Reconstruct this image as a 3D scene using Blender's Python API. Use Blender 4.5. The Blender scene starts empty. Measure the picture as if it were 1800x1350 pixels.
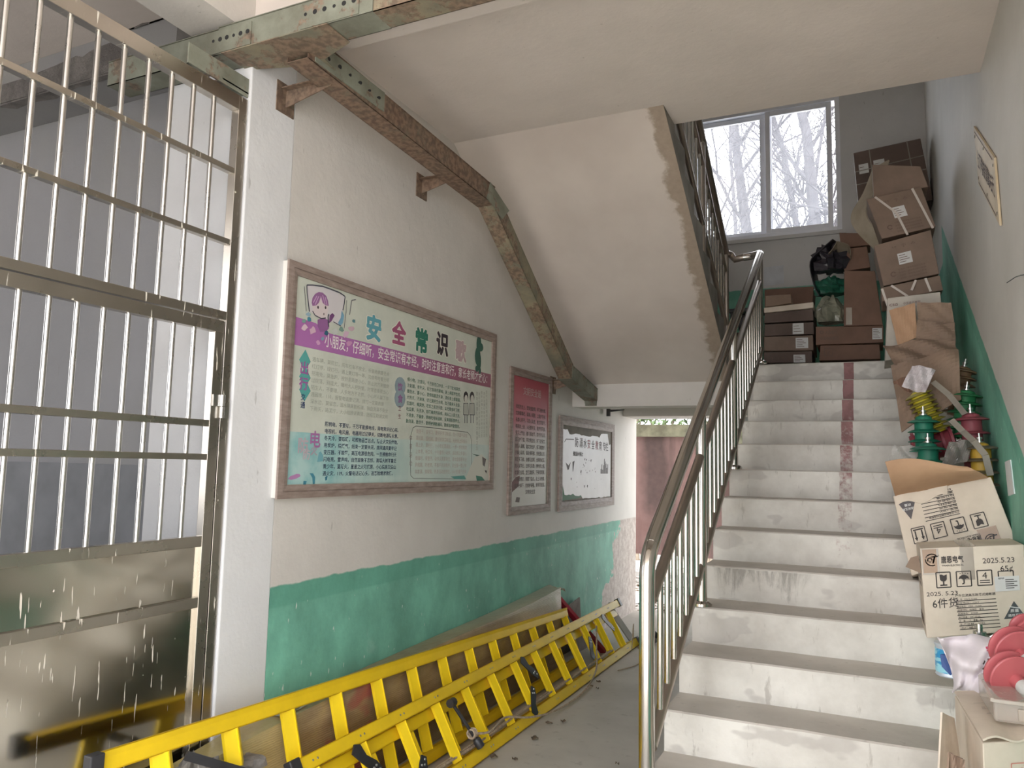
import bpy, math, random
from mathutils import Vector, Matrix
R = math.radians
random.seed(7)
SC = bpy.context.scene
COL = SC.collection
# ------------------------------------------------------------------ camera
HC = 1.5
FPX = 1342.39
YAW, PITCH, ROLL = R(25.241), R(5.9956), R(1.2168)
_fw = Vector((-math.sin(YAW)*math.cos(PITCH), math.cos(YAW)*math.cos(PITCH), math.sin(PITCH)))
_rt0 = Vector((math.cos(YAW), math.sin(YAW), 0)); _up0 = _rt0.cross(_fw)
_rt = math.cos(ROLL)*_rt0 + math.sin(ROLL)*_up0; _up = _rt.cross(_fw)
CAMP = Vector((0, 0, HC))
cam_d = bpy.data.cameras.new('camera'); cam = bpy.data.objects.new('camera', cam_d); COL.objects.link(cam)
cam_d.sensor_width = 36; cam_d.lens = FPX/1800*36; cam_d.clip_start = .05; cam_d.clip_end = 300
cam.matrix_world = Matrix.Translation(CAMP) @ Matrix((_rt, _up, -_fw)).transposed().to_4x4()
SC.camera = cam
# ------------------------------------------------------------------ light and exposure
w = bpy.data.worlds.new('overcast_sky'); SC.world = w; w.use_nodes = True
nt = w.node_tree; bg = nt.nodes['Background']
tc = nt.nodes.new('ShaderNodeTexCoord'); sp = nt.nodes.new('ShaderNodeSeparateXYZ'); rp = nt.nodes.new('ShaderNodeValToRGB')
nt.links.new(tc.outputs['Generated'], sp.inputs[0]); nt.links.new(sp.outputs['Z'], rp.inputs[0]); nt.links.new(rp.outputs[0], bg.inputs[0])
rp.color_ramp.elements[0].position = 0.0; rp.color_ramp.elements[0].color = (.93, .95, 1, 1)
rp.color_ramp.elements[1].position = 1.0; rp.color_ramp.elements[1].color = (1, .99, .98, 1)
SKY = 3.6
bg.inputs[1].default_value = SKY
SC.view_settings.view_transform = 'Standard'; SC.view_settings.look = 'None'; SC.view_settings.gamma = 1
SC.view_settings.use_curve_mapping = False
SC.view_settings.exposure = 0.58
SC.cycles.max_bounces = 12; SC.cycles.diffuse_bounces = 7; SC.cycles.glossy_bounces = 5; SC.cycles.transparent_max_bounces = 16
SC.cycles.sample_clamp_indirect = 6
SC.cycles.caustics_reflective = False
sun_d = bpy.data.lights.new('hazy_sun', 'SUN'); sun_d.energy = 7.0; sun_d.angle = R(12); sun_d.color = (1, .97, .94)
sun = bpy.data.objects.new('hazy_sun', sun_d); COL.objects.link(sun); sun.rotation_euler = (R(24), 0, R(-8)); sun.location = (0, -8, 20)
def portal(name, loc, rot, sx, sy):
    L = bpy.data.lights.new(name, 'AREA'); L.shape = 'RECTANGLE'; L.size = sx; L.size_y = sy; L.cycles.is_portal = True
    o = bpy.data.objects.new(name, L); COL.objects.link(o); o.location = loc; o.rotation_euler = rot
    return o

# ------------------------------------------------------------------ helpers
def at(u, v, axis, val):
    """point of the photograph's ray on a world plane axis=val (photo taken as 1800x1350)"""
    d = _fw + (u-900)/FPX*_rt - (v-675)/FPX*_up
    i = 'xyz'.index(axis); t = (val - CAMP[i])/d[i]
    return CAMP + d*t

class MB:
    def __init__(s): s.v = []; s.f = []
    def add(s, vs, fs):
        n = len(s.v); s.v += [tuple(p) for p in vs]; s.f += [tuple(n+i for i in f) for f in fs]; return s
    def box(s, a, b):
        x0, x1 = sorted((a[0], b[0])); y0, y1 = sorted((a[1], b[1])); z0, z1 = sorted((a[2], b[2]))
        return s.hexa([(x0, y0, z0), (x1, y0, z0), (x1, y1, z0), (x0, y1, z0), (x0, y0, z1), (x1, y0, z1), (x1, y1, z1), (x0, y1, z1)])
    def hexa(s, p):
        return s.add(p, [(0, 3, 2, 1), (4, 5, 6, 7), (0, 1, 5, 4), (1, 2, 6, 5), (2, 3, 7, 6), (3, 0, 4, 7)])
    def bar(s, a, b, wd, ht, up=(0, 0, 1)):
        a = Vector(a); b = Vector(b); d = (b-a).normalized(); up = Vector(up)
        sd = d.cross(up).normalized(); u2 = sd.cross(d).normalized()
        q = []
        for p in (a, b):
            q += [p - sd*wd/2 - u2*ht/2, p + sd*wd/2 - u2*ht/2, p + sd*wd/2 + u2*ht/2, p - sd*wd/2 + u2*ht/2]
        return s.add(q, [(3, 2, 1, 0), (4, 5, 6, 7), (0, 1, 5, 4), (1, 2, 6, 5), (2, 3, 7, 6), (3, 0, 4, 7)])
    def tube(s, pts, r, n=8, cap=True):
        pts = [Vector(p) for p in pts]; m = len(pts); rr = r if isinstance(r, (list, tuple)) else [r]*m
        vs = []; fs = []; prev = None
        for i, p in enumerate(pts):
            d = (pts[min(i+1, m-1)] - pts[max(i-1, 0)]).normalized()
            if prev is None:
                u = d.orthogonal().normalized()
            else:
                u = (prev - d*prev.dot(d))
                u = u.normalized() if u.length > 1e-6 else d.orthogonal().normalized()
            prev = u; w_ = d.cross(u)
            for k in range(n):
                a = 2*math.pi*k/n; vs.append(p + (u*math.cos(a) + w_*math.sin(a))*rr[i])
        for i in range(m-1):
            for k in range(n):
                k2 = (k+1) % n; fs.append((i*n+k, i*n+k2, (i+1)*n+k2, (i+1)*n+k))
        if cap: fs.append(tuple(range(n-1, -1, -1))); fs.append(tuple((m-1)*n+k for k in range(n)))
        return s.add(vs, fs)
    def lathe(s, a, b, prof, n=20):
        """prof: list of (t along a->b in metres, radius)"""
        a = Vector(a); d = (Vector(b)-a).normalized(); u = d.orthogonal().normalized(); w_ = d.cross(u); vs = []; fs = []
        for t, r in prof:
            for k in range(n):
                an = 2*math.pi*k/n; vs.append(a + d*t + (u*math.cos(an)+w_*math.sin(an))*r)
        m = len(prof)
        for i in range(m-1):
            for k in range(n):
                k2 = (k+1) % n; fs.append((i*n+k, i*n+k2, (i+1)*n+k2, (i+1)*n+k))
        fs.append(tuple(range(n-1, -1, -1))); fs.append(tuple((m-1)*n+k for k in range(n)))
        return s.add(vs, fs)
    def prism(s, poly, ext):
        """poly: 3-D points of a planar polygon, ext: extrusion vector"""
        n = len(poly); ext = Vector(ext); vs = [Vector(p) for p in poly]; vs += [p+ext for p in vs]
        fs = [tuple(range(n-1, -1, -1)), tuple(range(n, 2*n))] + [(i, (i+1) % n, n+(i+1) % n, n+i) for i in range(n)]
        return s.add(vs, fs)
    def sheet(s, fn, nu, nv, th=.003):
        """thin curved sheet with thickness: fn(a,b)->point with a,b in 0..1"""
        P = [[Vector(fn(i/nu, j/nv)) for j in range(nv+1)] for i in range(nu+1)]
        vs = []; 
        for i in range(nu+1):
            for j in range(nv+1):
                du = P[min(i+1, nu)][j]-P[max(i-1, 0)][j]; dv = P[i][min(j+1, nv)]-P[i][max(j-1, 0)]
                nn = du.cross(dv); nn = nn.normalized() if nn.length > 1e-9 else Vector((0, 0, 1))
                vs += [P[i][j]+nn*th/2, P[i][j]-nn*th/2]
        ix = lambda i, j, k: (i*(nv+1)+j)*2+k
        fs = []
        for i in range(nu):
            for j in range(nv):
                fs.append((ix(i, j, 0), ix(i+1, j, 0), ix(i+1, j+1, 0), ix(i, j+1, 0)))
                fs.append((ix(i, j, 1), ix(i, j+1, 1), ix(i+1, j+1, 1), ix(i+1, j, 1)))
        for i in range(nu):
            for j in (0, nv): fs.append((ix(i, j, 0), ix(i, j, 1), ix(i+1, j, 1), ix(i+1, j, 0)))
        for j in range(nv):
            for i in (0, nu): fs.append((ix(i, j, 0), ix(i, j+1, 0), ix(i, j+1, 1), ix(i, j, 1)))
        return s.add(vs, fs)

def thing(name, label, cat, loc=(0, 0, 0), group=None):
    o = bpy.data.objects.new(name, None); COL.objects.link(o); o.location = loc; o.empty_display_size = .05
    o['label'] = label; o['category'] = cat
    if group: o['group'] = group
    return o
_wl = {}
def worldloc(o):
    p = Vector((0, 0, 0))
    while o is not None: p += o.location; o = o.parent
    return p
def obj(name, mb, mat, parent=None, smooth=False, label=None, bevel=0):
    me = bpy.data.meshes.new(name)
    if parent is not None:
        off = worldloc(parent); vs = [(v[0]-off.x, v[1]-off.y, v[2]-off.z) for v in mb.v]
    else: vs = mb.v
    me.from_pydata(vs, [], mb.f); me.materials.append(mat); me.validate(); 
    if smooth:
        me.shade_smooth()
        try: me.set_sharp_from_angle(angle=R(38))
        except Exception: pass
    me.update()
    o = bpy.data.objects.new(name, me); COL.objects.link(o); o.parent = parent
    if label: o['label'] = label
    if bevel:
        b = o.modifiers.new('edge', 'BEVEL'); b.width = bevel; b.segments = 2; b.limit_method = 'ANGLE'
    return o
def tag(o, label, cat, group=None, kind=None):
    o['label'] = label; o['category'] = cat
    if group: o['group'] = group
    if kind: o['kind'] = kind
    return o
def struct(name, mb, mat, parent=None, smooth=False, label=None, bevel=0):
    o = obj(name, mb, mat, parent, smooth, label, bevel)
    if parent is None: o['kind'] = 'structure'
    return o
def inst(o, dx, dy, dz, parent=None):
    c = o.copy(); COL.objects.link(c); c.location = o.location + Vector((dx, dy, dz)); c.parent = parent if parent else o.parent
    return c

# ---------------- materials
class NT:
    def __init__(s, name):
        s.m = bpy.data.materials.new(name); s.m.use_nodes = True; s.t = s.m.node_tree; s.b = s.t.nodes['Principled BSDF']
        s.pos = None
    def n(s, t, **k):
        nd = s.t.nodes.new(t)
        for a, b in k.items(): setattr(nd, a, b)
        return nd
    def l(s, a, b): s.t.links.new(a, b)
    def P(s):
        if s.pos is None: s.pos = s.n('ShaderNodeNewGeometry').outputs['Position']
        return s.pos
    def mapp(s, scale=(1, 1, 1), loc=(0, 0, 0), vec=None):
        m = s.n('ShaderNodeMapping'); m.inputs['Scale'].default_value = scale; m.inputs['Location'].default_value = loc
        s.l(vec if vec is not None else s.P(), m.inputs['Vector']); return m.outputs[0]
    def noise(s, scale, detail=4, rough=.55, vec=None, dist=0):
        q = s.n('ShaderNodeTexNoise'); q.inputs['Scale'].default_value = scale; q.inputs['Detail'].default_value = detail
        q.inputs['Roughness'].default_value = rough; q.inputs['Distortion'].default_value = dist
        s.l(vec if vec is not None else s.P(), q.inputs['Vector']); return q.outputs['Fac']
    def ramp(s, x, a, b, c0=(0, 0, 0, 1), c1=(1, 1, 1, 1)):
        r = s.n('ShaderNodeValToRGB'); e = r.color_ramp.elements; e[0].position = a; e[1].position = b; e[0].color = c0; e[1].color = c1
        s.l(x, r.inputs[0]); return r.outputs[0]
    def math(s, op, a, b=None, clamp=False):
        m = s.n('ShaderNodeMath', operation=op); m.use_clamp = clamp
        for i, q in enumerate((a, b)):
            if q is None: continue
            if isinstance(q, (int, float)): m.inputs[i].default_value = q
            else: s.l(q, m.inputs[i])
        return m.outputs[0]
    def mix(s, fac, a, b, mode='MIX'):
        m = s.n('ShaderNodeMix', data_type='RGBA', blend_type=mode)
        if isinstance(fac, (int, float)): m.inputs[0].default_value = fac
        else: s.l(fac, m.inputs[0])
        for i, q in ((6, a), (7, b)):
            if isinstance(q, (tuple, list)): m.inputs[i].default_value = (*q[:3], 1)
            else: s.l(q, m.inputs[i])
        return m.outputs[2]
    def xyz(s):
        q = s.n('ShaderNodeSeparateXYZ'); s.l(s.P(), q.inputs[0]); return q.outputs
    def color(s, c):
        if isinstance(c, (tuple, list)): s.b.inputs['Base Color'].default_value = (*c[:3], 1)
        else: s.l(c, s.b.inputs['Base Color'])
    def bump(s, h, strength=.3, dist=.01):
        q = s.n('ShaderNodeBump'); q.inputs['Strength'].default_value = strength; q.inputs['Distance'].default_value = dist
        s.l(h, q.inputs['Height']); s.l(q.outputs[0], s.b.inputs['Normal'])
    def set(s, **k):
        for a, b in k.items(): s.b.inputs[a.replace('_', ' ')].default_value = b
        return s
def srgb(r, g, b):
    f = lambda c: ((c/255+.055)/1.055)**2.4 if c/255 > .04045 else c/255/12.92
    return (f(r), f(g), f(b))
def mat(name, c, rough=.6, metal=0, c2=None, ns=6, amt=.5, bump=0, bs=40, **kw):
    t = NT(name); t.set(Roughness=rough, Metallic=metal)
    if c2 is None: c2 = tuple(x*.8 for x in c)
    fac = t.ramp(t.noise(ns, 5), .5-amt*.35, .5+amt*.35)
    t.color(t.mix(fac, c2, c))
    if bump: t.bump(t.noise(bs, 4), bump)
    for a, b in kw.items(): t.b.inputs[a.replace('_', ' ')].default_value = b
    return t.m
def flat(name, c, rough=.6, metal=0, **kw):
    t = NT(name); t.set(Roughness=rough, Metallic=metal); t.color(c)
    for a, b in kw.items(): t.b.inputs[a.replace('_', ' ')].default_value = b
    return t.m
# ------------------------------------------------------------------ the building
XL, XR, YB = -2.289, .53, 7.779
TR, RI = .2658, .16           # tread and riser
Y0 = 6.0636                   # nosing at the landing
ZL = 2.3                      # landing level
ZS = 3.465                    # underside of the upper floor
X0 = -.777                    # open side of the lower flight
X2 = -.98                     # open side of the upper flight
WHITE = srgb(216, 212, 206)
GREEN = srgb(122, 188, 166)
def wall_mat(name, dado=None, white=WHITE, patches=True, grime=.5):
    """painted plaster; dado(t, xyz) -> height socket difference (positive = painted green)"""
    t = NT(name); x, y, z = t.xyz()
    base = t.mix(t.ramp(t.noise(1.3, 6, .6), .35, .7), tuple(c*.86 for c in white), white)
    if patches:
        v = t.noise(2.1, 2, .3, t.mapp((.5, .7, .35))); pt = t.ramp(v, .53, .56)
        lowz = t.ramp(z, .95, 1.7, (1, 1, 1, 1), (0, 0, 0, 1))
        base = t.mix(t.math('MULTIPLY', pt, t.math('MULTIPLY', lowz, .55)), base, srgb(190, 190, 192))
    sm = t.ramp(t.noise(.9, 5, .6, t.mapp((1, 1, .8), (3, 5, 2))), .5, .78)
    base = t.mix(t.math('MULTIPLY', sm, grime*.5), base, srgb(150, 148, 128))
    st = t.ramp(t.noise(30, 3, .5, t.mapp((1, 1, .25))), .72, .76)
    base = t.mix(t.math('MULTIPLY', st, .35), base, srgb(120, 116, 110))
    if name.endswith('left'):
        wn = t.math('MULTIPLY', t.ramp(t.math('DIVIDE', t.math('ADD', y, t.math('MULTIPLY', t.noise(3, 5), .4)), 10), .66, .68), t.ramp(z, .965, .975, (1, 1, 1, 1), (0, 0, 0, 1)))
        base = t.mix(t.math('MULTIPLY', wn, .8), base, t.mix(t.ramp(t.noise(14, 6, .7), .4, .6), srgb(158, 140, 130), srgb(196, 184, 176)))
    if dado:
        h = dado(t, x, y, z)                                  # green where h > 0
        edge = t.math('ADD', h, t.math('MULTIPLY', t.math('SUBTRACT', t.noise(9, 5), .5), .03))
        m = t.ramp(edge, .0, .006)
        gcol = t.mix(t.ramp(t.noise(2.6, 7, .68, t.mapp((1, 1, .7))), .38, .64), tuple(c*.70 for c in GREEN), tuple(min(1, c*1.12) for c in GREEN))
        band = t.math('MULTIPLY', t.ramp(h, .09, .1, (1, 1, 1, 1), (0, 0, 0, 1)), .35)
        gcol = t.mix(band, gcol, srgb(70, 140, 120))
        gcol = t.mix(t.ramp(t.noise(45, 2, .5, t.mapp((1, 1, .35), (1, 2, 3))), .71, .74), gcol, srgb(205, 220, 212))
        gcol = t.mix(t.math('MULTIPLY', t.ramp(t.noise(5, 6, .7, t.mapp((1, 1, 1), (9, 2, 4))), .62, .7), .4), gcol, srgb(150, 195, 180))
        base = t.mix(m, base, gcol)
    t.color(base); t.set(Roughness=.62)
    t.bump(t.math('ADD', t.noise(7, 6, .6), t.math('MULTIPLY', t.noise(60, 3), .15)), .35, .012)
    return t
def dado_left(t, x, y, z):
    h = t.math('SUBTRACT', .972, z)
    # paint worn away in a ragged patch beside the doorway
    yy = t.math('ADD', y, t.math('MULTIPLY', t.math('SUBTRACT', t.noise(3.2, 6, .65), .5), .9))
    lim = t.math('ADD', 6.75, t.math('MULTIPLY', z, .75))
    wear = t.ramp(t.math('SUBTRACT', yy, lim), 0, .01)
    h = t.math('SUBTRACT', h, t.math('MULTIPLY', wear, 5))
    # white pillar end stays unpainted
    p = t.ramp(y, 2.53/10, 2.532/10) if False else t.math('GREATER_THAN', y, 2.528)
    return t.math('SUBTRACT', h, t.math('MULTIPLY', t.math('SUBTRACT', 1, p), 5))
def dado_right(t, x, y, z):
    a = t.math('SUBTRACT', t.math('ADD', 3.40, t.math('MULTIPLY', t.math('SUBTRACT', 6.552, y), -.0)), z)
    sl = t.math('SUBTRACT', 3.40, t.math('MULTIPLY', t.math('SUBTRACT', 6.552, y), .602))
    lv = t.math('ADD', 3.1, t.math('MULTIPLY', t.math('LESS_THAN', y, 6.56), 3))
    return t.math('SUBTRACT', t.math('MINIMUM', sl, lv), z)
def dado_back(t, x, y, z): return t.math('SUBTRACT', t.math('ADD', .972, t.math('MULTIPLY', t.math('GREATER_THAN', z, 2.25), 2.313)), z)

tl = wall_mat('painted_plaster_left', dado_left)
# brighter fresh paint on the pillar by the gate
m_left = tl.m
m_right = wall_mat('painted_plaster_right', dado_right, srgb(208, 206, 200)).m
m_back = wall_mat('painted_plaster_back', dado_back, srgb(206, 206, 206), grime=.4).m
m_plain = wall_mat('white_plaster', None, WHITE, False, .35).m
m_pillar = wall_mat('fresh_white_plaster', None, srgb(226, 227, 228), False, .12).m
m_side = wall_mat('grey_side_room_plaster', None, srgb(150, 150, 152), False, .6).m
m_ceil = wall_mat('ceiling_plaster', None, srgb(228, 219, 212), False, .25).m
def soffit_mat():
    t = NT('soffit_plaster'); x, y, z = t.xyz()
    base = t.mix(t.ramp(t.noise(1.2, 5), .35, .7), srgb(198, 188, 180), srgb(216, 207, 199))
    e = t.math('ADD', t.math('SUBTRACT', x, X2-.105), t.math('MULTIPLY', t.math('SUBTRACT', t.noise(5, 6, .65), .5), .22))
    base = t.mix(t.math('MULTIPLY', t.ramp(e, .0, .03), .8), base, t.mix(t.noise(30), srgb(128, 112, 96), srgb(168, 150, 130)))
    t.color(base); t.set(Roughness=.8); t.bump(t.noise(8, 6), .3, .012); return t.m
m_soffit = soffit_mat()

# floor
t = NT('worn_concrete_floor'); x, y, z = t.xyz()
c = t.mix(t.ramp(t.noise(1.6, 7, .6), .3, .72), srgb(168, 164, 157), srgb(196, 192, 185))
c = t.mix(t.math('MULTIPLY', t.ramp(t.noise(14, 5, .6), .6, .72), .35), c, srgb(112, 106, 98))
c = t.mix(t.math('MULTIPLY', t.ramp(t.noise(3, 4, .6, t.mapp((2.5, .4, 1))), .6, .7), .3), c, srgb(196, 192, 186))
t.color(c); t.set(Roughness=.55); t.bump(t.noise(50, 4), .12, .005); m_floor = t.m
b = MB().box((-7, -1.6, -.15), (2.5, YB+.24, 0)); struct('floor', b, m_floor)
m_out = mat('pale_outside_ground', srgb(214, 210, 206), .9, c2=srgb(178, 172, 166), ns=3)
b = MB().box((-40, -40, -.6), (40, -1.6, -.02)); b.box((-40, YB+.24, -.6), (40, 45, -.02)); o = struct('ground_outside', b, m_out)

# left wall: beyond the gate opening, above it, and in front of it
T = .24
b = MB().box((XL-T, 2.53, 0), (XL, YB+.24, 6.6)); struct('wall_left', b, m_left)
b = MB().box((XL-.46, 2.26, 0), (XL+.001, 2.53, 3.275)); struct('pillar_left', b, m_pillar, bevel=.006)['label'] = 'white plastered pillar between gate and notice boards'
b = MB().box((XL-T, -.6, 0), (XL, .95, ZS)); struct('wall_left_near', b, m_plain)
b = MB().box((XL-.25, .95, 3.256), (XL, 2.26, ZS)); struct('beam_over_gate', b, m_plain)
# side room behind the gate
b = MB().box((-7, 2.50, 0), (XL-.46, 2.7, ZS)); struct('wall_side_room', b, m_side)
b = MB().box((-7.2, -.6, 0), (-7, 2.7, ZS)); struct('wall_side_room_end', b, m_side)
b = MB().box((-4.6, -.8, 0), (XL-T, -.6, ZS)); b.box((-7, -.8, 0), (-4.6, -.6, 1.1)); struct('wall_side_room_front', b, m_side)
def broken_mat():
    t = NT('broken_plaster')
    t.color(t.mix(t.ramp(t.noise(6, 7, .7), .4, .6), srgb(104, 100, 98), srgb(136, 132, 128))); t.set(Roughness=.9)
    t.bump(t.noise(18, 7, .7), .9, .03); return t.m
m_broken = broken_mat()
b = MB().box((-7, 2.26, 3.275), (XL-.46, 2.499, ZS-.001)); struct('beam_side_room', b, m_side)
# ragged patches where the plaster has come away from that beam and the ceiling
YF = 2.252
pt = [at(u, v, 'y', YF) for u, v in ((-60, 175), (0, 150), (40, 138), (100, 114), (134, 98), (145, 100), (158, 90), (180, 80), (196, 74), (222, 69))]
pb2 = [at(u, v, 'y', YF) for u, v in ((222, 124), (208, 129), (180, 134), (150, 140), (120, 150), (90, 158), (50, 168), (0, 182), (-60, 199))]
pb2 = [Vector((q.x, YF, max(q.z, 3.275))) for q in pb2]
poly_ = [Vector((q.x, YF, min(q.z, ZS-.002))) for q in pt]+pb2
struct('exposed_render', MB().prism(poly_[::-1], (0, .0079, 0)), m_broken)
pu = [Vector((at(u, v, 'z', 3.272).x, max(2.255, min(2.49, at(u, v, 'z', 3.272).y)), 3.267)) for u, v in ((-60, 199), (0, 187), (30, 190), (60, 178), (100, 172), (136, 152), (150, 150), (180, 141), (208, 131), (212, 127))]
struct('exposed_render_underside', MB().prism([(pu[0].x, 2.255, 3.267)]+pu+[(pu[-1].x, 2.255, 3.267)], (0, 0, .0079)), m_broken)
pc = [at(u, v, 'z', 3.460) for u, v in ((238, 50), (250, 42), (266, 43), (284, 46), (300, 50), (322, 54), (325, 66), (300, 78), (270, 86), (250, 70))]
struct('exposed_render_ceiling', MB().prism([Vector((q.x, min(q.y, 2.255), 3.457)) for q in pc], (0, 0, .0075)), m_broken)
# low panelling dimly seen in the side room
b = MB().box((-6.9, 2.47, 0), (XL-.47, 2.499, 1.46)); lk = struct('trim_1', b, mat('grey_panelling', srgb(132, 134, 138), .7))

# ceiling = slab of the upper floor
SZ = 3.58
b = MB().box((-7.2, -1.4, ZS), (XR, 3.938, SZ)); b.box((XL, 3.938, ZS), (-2.2, 3.9381, SZ)); b.box((X2, 3.938, ZS), (XR, 4.196, SZ)); struct('ceiling', b, m_ceil)
b = MB().box((XL, 2.26, 3.275), (XR, 2.53, ZS)); struct('beam_across_hall', b, m_ceil)
# curved plaster line near the top left edge of the ceiling
# right wall
b = MB().box((XR, .3, 0), (XR+.24, YB+.24, 6.6)); struct('wall_right', b, m_right)
# roof of stairwell
b = MB().box((XL-T, 2.0, 6.6), (XR+.24, YB+.24, 6.75)); struct('roof', b, m_ceil)
b = MB().box((XL-T, 1.8, SZ), (XR+.24, 2.0, 6.6)); struct('wall_upper_hall', b, m_plain)
# back wall with doorway and window openings
WX0, WX1, WZ0, WZ1 = -1.62, -.2, 3.80, 5.16
DX1, DZ = -1.15, 2.01
b = MB()
b.box((DX1, YB, 0), (XR+.24, YB+.24, WZ0)); b.box((XL-T, YB, DZ), (DX1, YB+.24, WZ0))
b.box((XL-T, YB, WZ0), (WX0, YB+.24, WZ1)); b.box((WX1, YB, WZ0), (XR+.24, YB+.24, WZ1)); b.box((XL-T, YB, WZ1), (XR+.24, YB+.24, 6.6))
struct('wall_back', b, m_back)
b = MB().box((XL, YB-.25, 2.01), (DX1+.1, YB, 2.12)); struct('lintel_back_door', b, m_plain)

# staircase: slab with sloped underside, landing, individual steps
def stepmat(name, tread):
    t = NT(name); x, y, z = t.xyz()
    if tread:
        c = t.mix(t.ramp(t.noise(5, 6), .35, .7), srgb(186, 180, 172), srgb(204, 198, 190))
        c = t.mix(t.math('MULTIPLY', t.ramp(t.noise(20, 5), .62, .7), .4), c, srgb(150, 144, 136))
    else:
        c = t.mix(t.ramp(t.noise(2.6, 7, .62), .35, .66), srgb(190, 186, 178), srgb(226, 224, 217))
        # scuffs: vertical dark smears
        s1 = t.ramp(t.noise(9, 6, .7, t.mapp((2.2, 1, .5))), .60, .68)
        up = t.ramp(z, 1.5, 2.1)
        c = t.mix(t.math('MULTIPLY', s1, .5), c, srgb(140, 133, 124))
        s2 = t.ramp(t.noise(3.3, 3, .5, t.mapp((1, 2, 2), (4, 1, 7))), .58, .61)
        c = t.mix(t.math('MULTIPLY', s2, .45), c, srgb(168, 163, 158))
        c = t.mix(t.math('MULTIPLY', up, .45), c, srgb(168, 156, 142))
        # dark run marks down the riser with the muddy patch on the left
        rz = t.math('MULTIPLY', t.math('GREATER_THAN', z, .865), t.math('LESS_THAN', z, 1.012))
        rx = t.math('MULTIPLY', t.ramp(t.math('ADD', x, 1), .26, .32), t.ramp(t.math('ADD', x, 1), .66, .74, (1, 1, 1, 1), (0, 0, 0, 1)))
        dn = t.ramp(t.math('ADD', t.noise(9, 7, .72, t.mapp((2.2, 1, .55)), .6), t.math('MULTIPLY', t.math('SUBTRACT', z, .94), 1.6)), .50, .66)
        c = t.mix(t.math('MULTIPLY', t.math('MULTIPLY', rz, rx), t.math('MULTIPLY', dn, .6)), c, srgb(112, 106, 98))
        # red guide stripe painted up the risers, worn away lower down
        xe = t.math('ABSOLUTE', t.math('ADD', t.math('SUBTRACT', x, -.137), t.math('MULTIPLY', t.math('SUBTRACT', t.noise(12, 3), .5), .012)))
        inside = t.math('LESS_THAN', xe, .034)
        wearn = t.math('ADD', t.noise(26, 5, .7), t.math('MULTIPLY', t.math('SUBTRACT', z, 1.55), .55))
        inside = t.math('MULTIPLY', inside, t.ramp(wearn, .3, .62))
        rc = t.mix(t.ramp(t.noise(18, 4), .4, .6), srgb(118, 62, 62), srgb(142, 82, 84))
        c = t.mix(t.math('MULTIPLY', inside, .88), c, rc)
    t.color(c); t.set(Roughness=.6); t.bump(t.noise(24, 6), .25, .006); return t.m
m_tread = stepmat('concrete_tread', True); m_riser = stepmat('whitewashed_riser', False)
m_stringer = mat('grey_cement_side', srgb(150, 146, 138), .8, c2=srgb(112, 108, 100), ns=4, bump=.3)
st = bpy.data.objects.new('staircase', None); COL.objects.link(st); st.location = (0, Y0, 0); st['kind'] = 'structure'
st['label'] = 'concrete staircase with whitewashed risers'
def nose(k): return Y0 - k*TR, ZL - k*RI
def make_step(name, x0, x1, ya, za, sgn, parent, deep=None):
    """one step: riser face at ya, top at za; runs back by one tread"""
    d = TR if deep is None else deep
    me_b = MB(); yb_ = ya + sgn*d
    rr = random.Random(int(za*1000)+int(x0*100))
    # slightly uneven nosing
    n = 10; tops = []; 
    for i in range(n+1):
        xx = x0+(x1-x0)*i/n; tops.append((xx, ya+rr.uniform(-.0015, .0015), za+rr.uniform(-.0015, .001)))
    vs = []; fs = []
    for i, (xx, yy, zz) in enumerate(tops):
        vs += [(xx, yy, za-RI), (xx, yy-sgn*0.0, zz-.006), (xx, yy+sgn*.006, zz), (xx, yb_, zz), (xx, yb_, za-RI)]
    for i in range(n):
        for k in range(5):
            k2 = (k+1) % 5; fs.append((i*5+k, (i+1)*5+k, (i+1)*5+k2, i*5+k2))
    fs.append((0, 1, 2, 3, 4)); fs.append(tuple(n*5+k for k in (4, 3, 2, 1, 0)))
    me_b.add(vs, fs)
    o = obj(name, me_b, m_riser, parent); o.data.materials.append(m_tread)
    for p in o.data.polygons:
        if abs(p.normal.z) > .6 and p.center.z > 0 : p.material_index = 1
    return o
for k in range(1, 14):
    ya, za = nose(k); make_step('step', X0, XR, ya, za, 1, st)
# landing (with its first riser) : last step
b = MB().box((X0, Y0, ZL-.16), (XR, Y0+TR, ZL)); o = make_step('step', X0, XR, Y0, ZL, 1, st)
b = MB().box((XL, Y0+TR, ZL-.12), (XR, YB, ZL)); b.box((XL, Y0+.001, ZL-.12), (X0-.001, Y0+TR, ZL)); o = obj('landing', b, m_tread, st)
# slab below the steps
b = MB(); ya, za = nose(13); yl, zl = nose(0)
b.prism([(X0, ya, za-RI), (X0, yl, zl-RI), (X0, yl+.2, zl-RI), (X0, yl+.2, zl-RI-.12), (X0, yl, zl-RI-.16), (X0, ya, 0)], (XR-X0, 0, 0)); obj('flight_slab', b, m_plain, st)
b = MB().box((XL, 6.0636, 1.993), (X0, 6.30, 2.18)); obj('landing_beam', b, m_plain, st)
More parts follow.
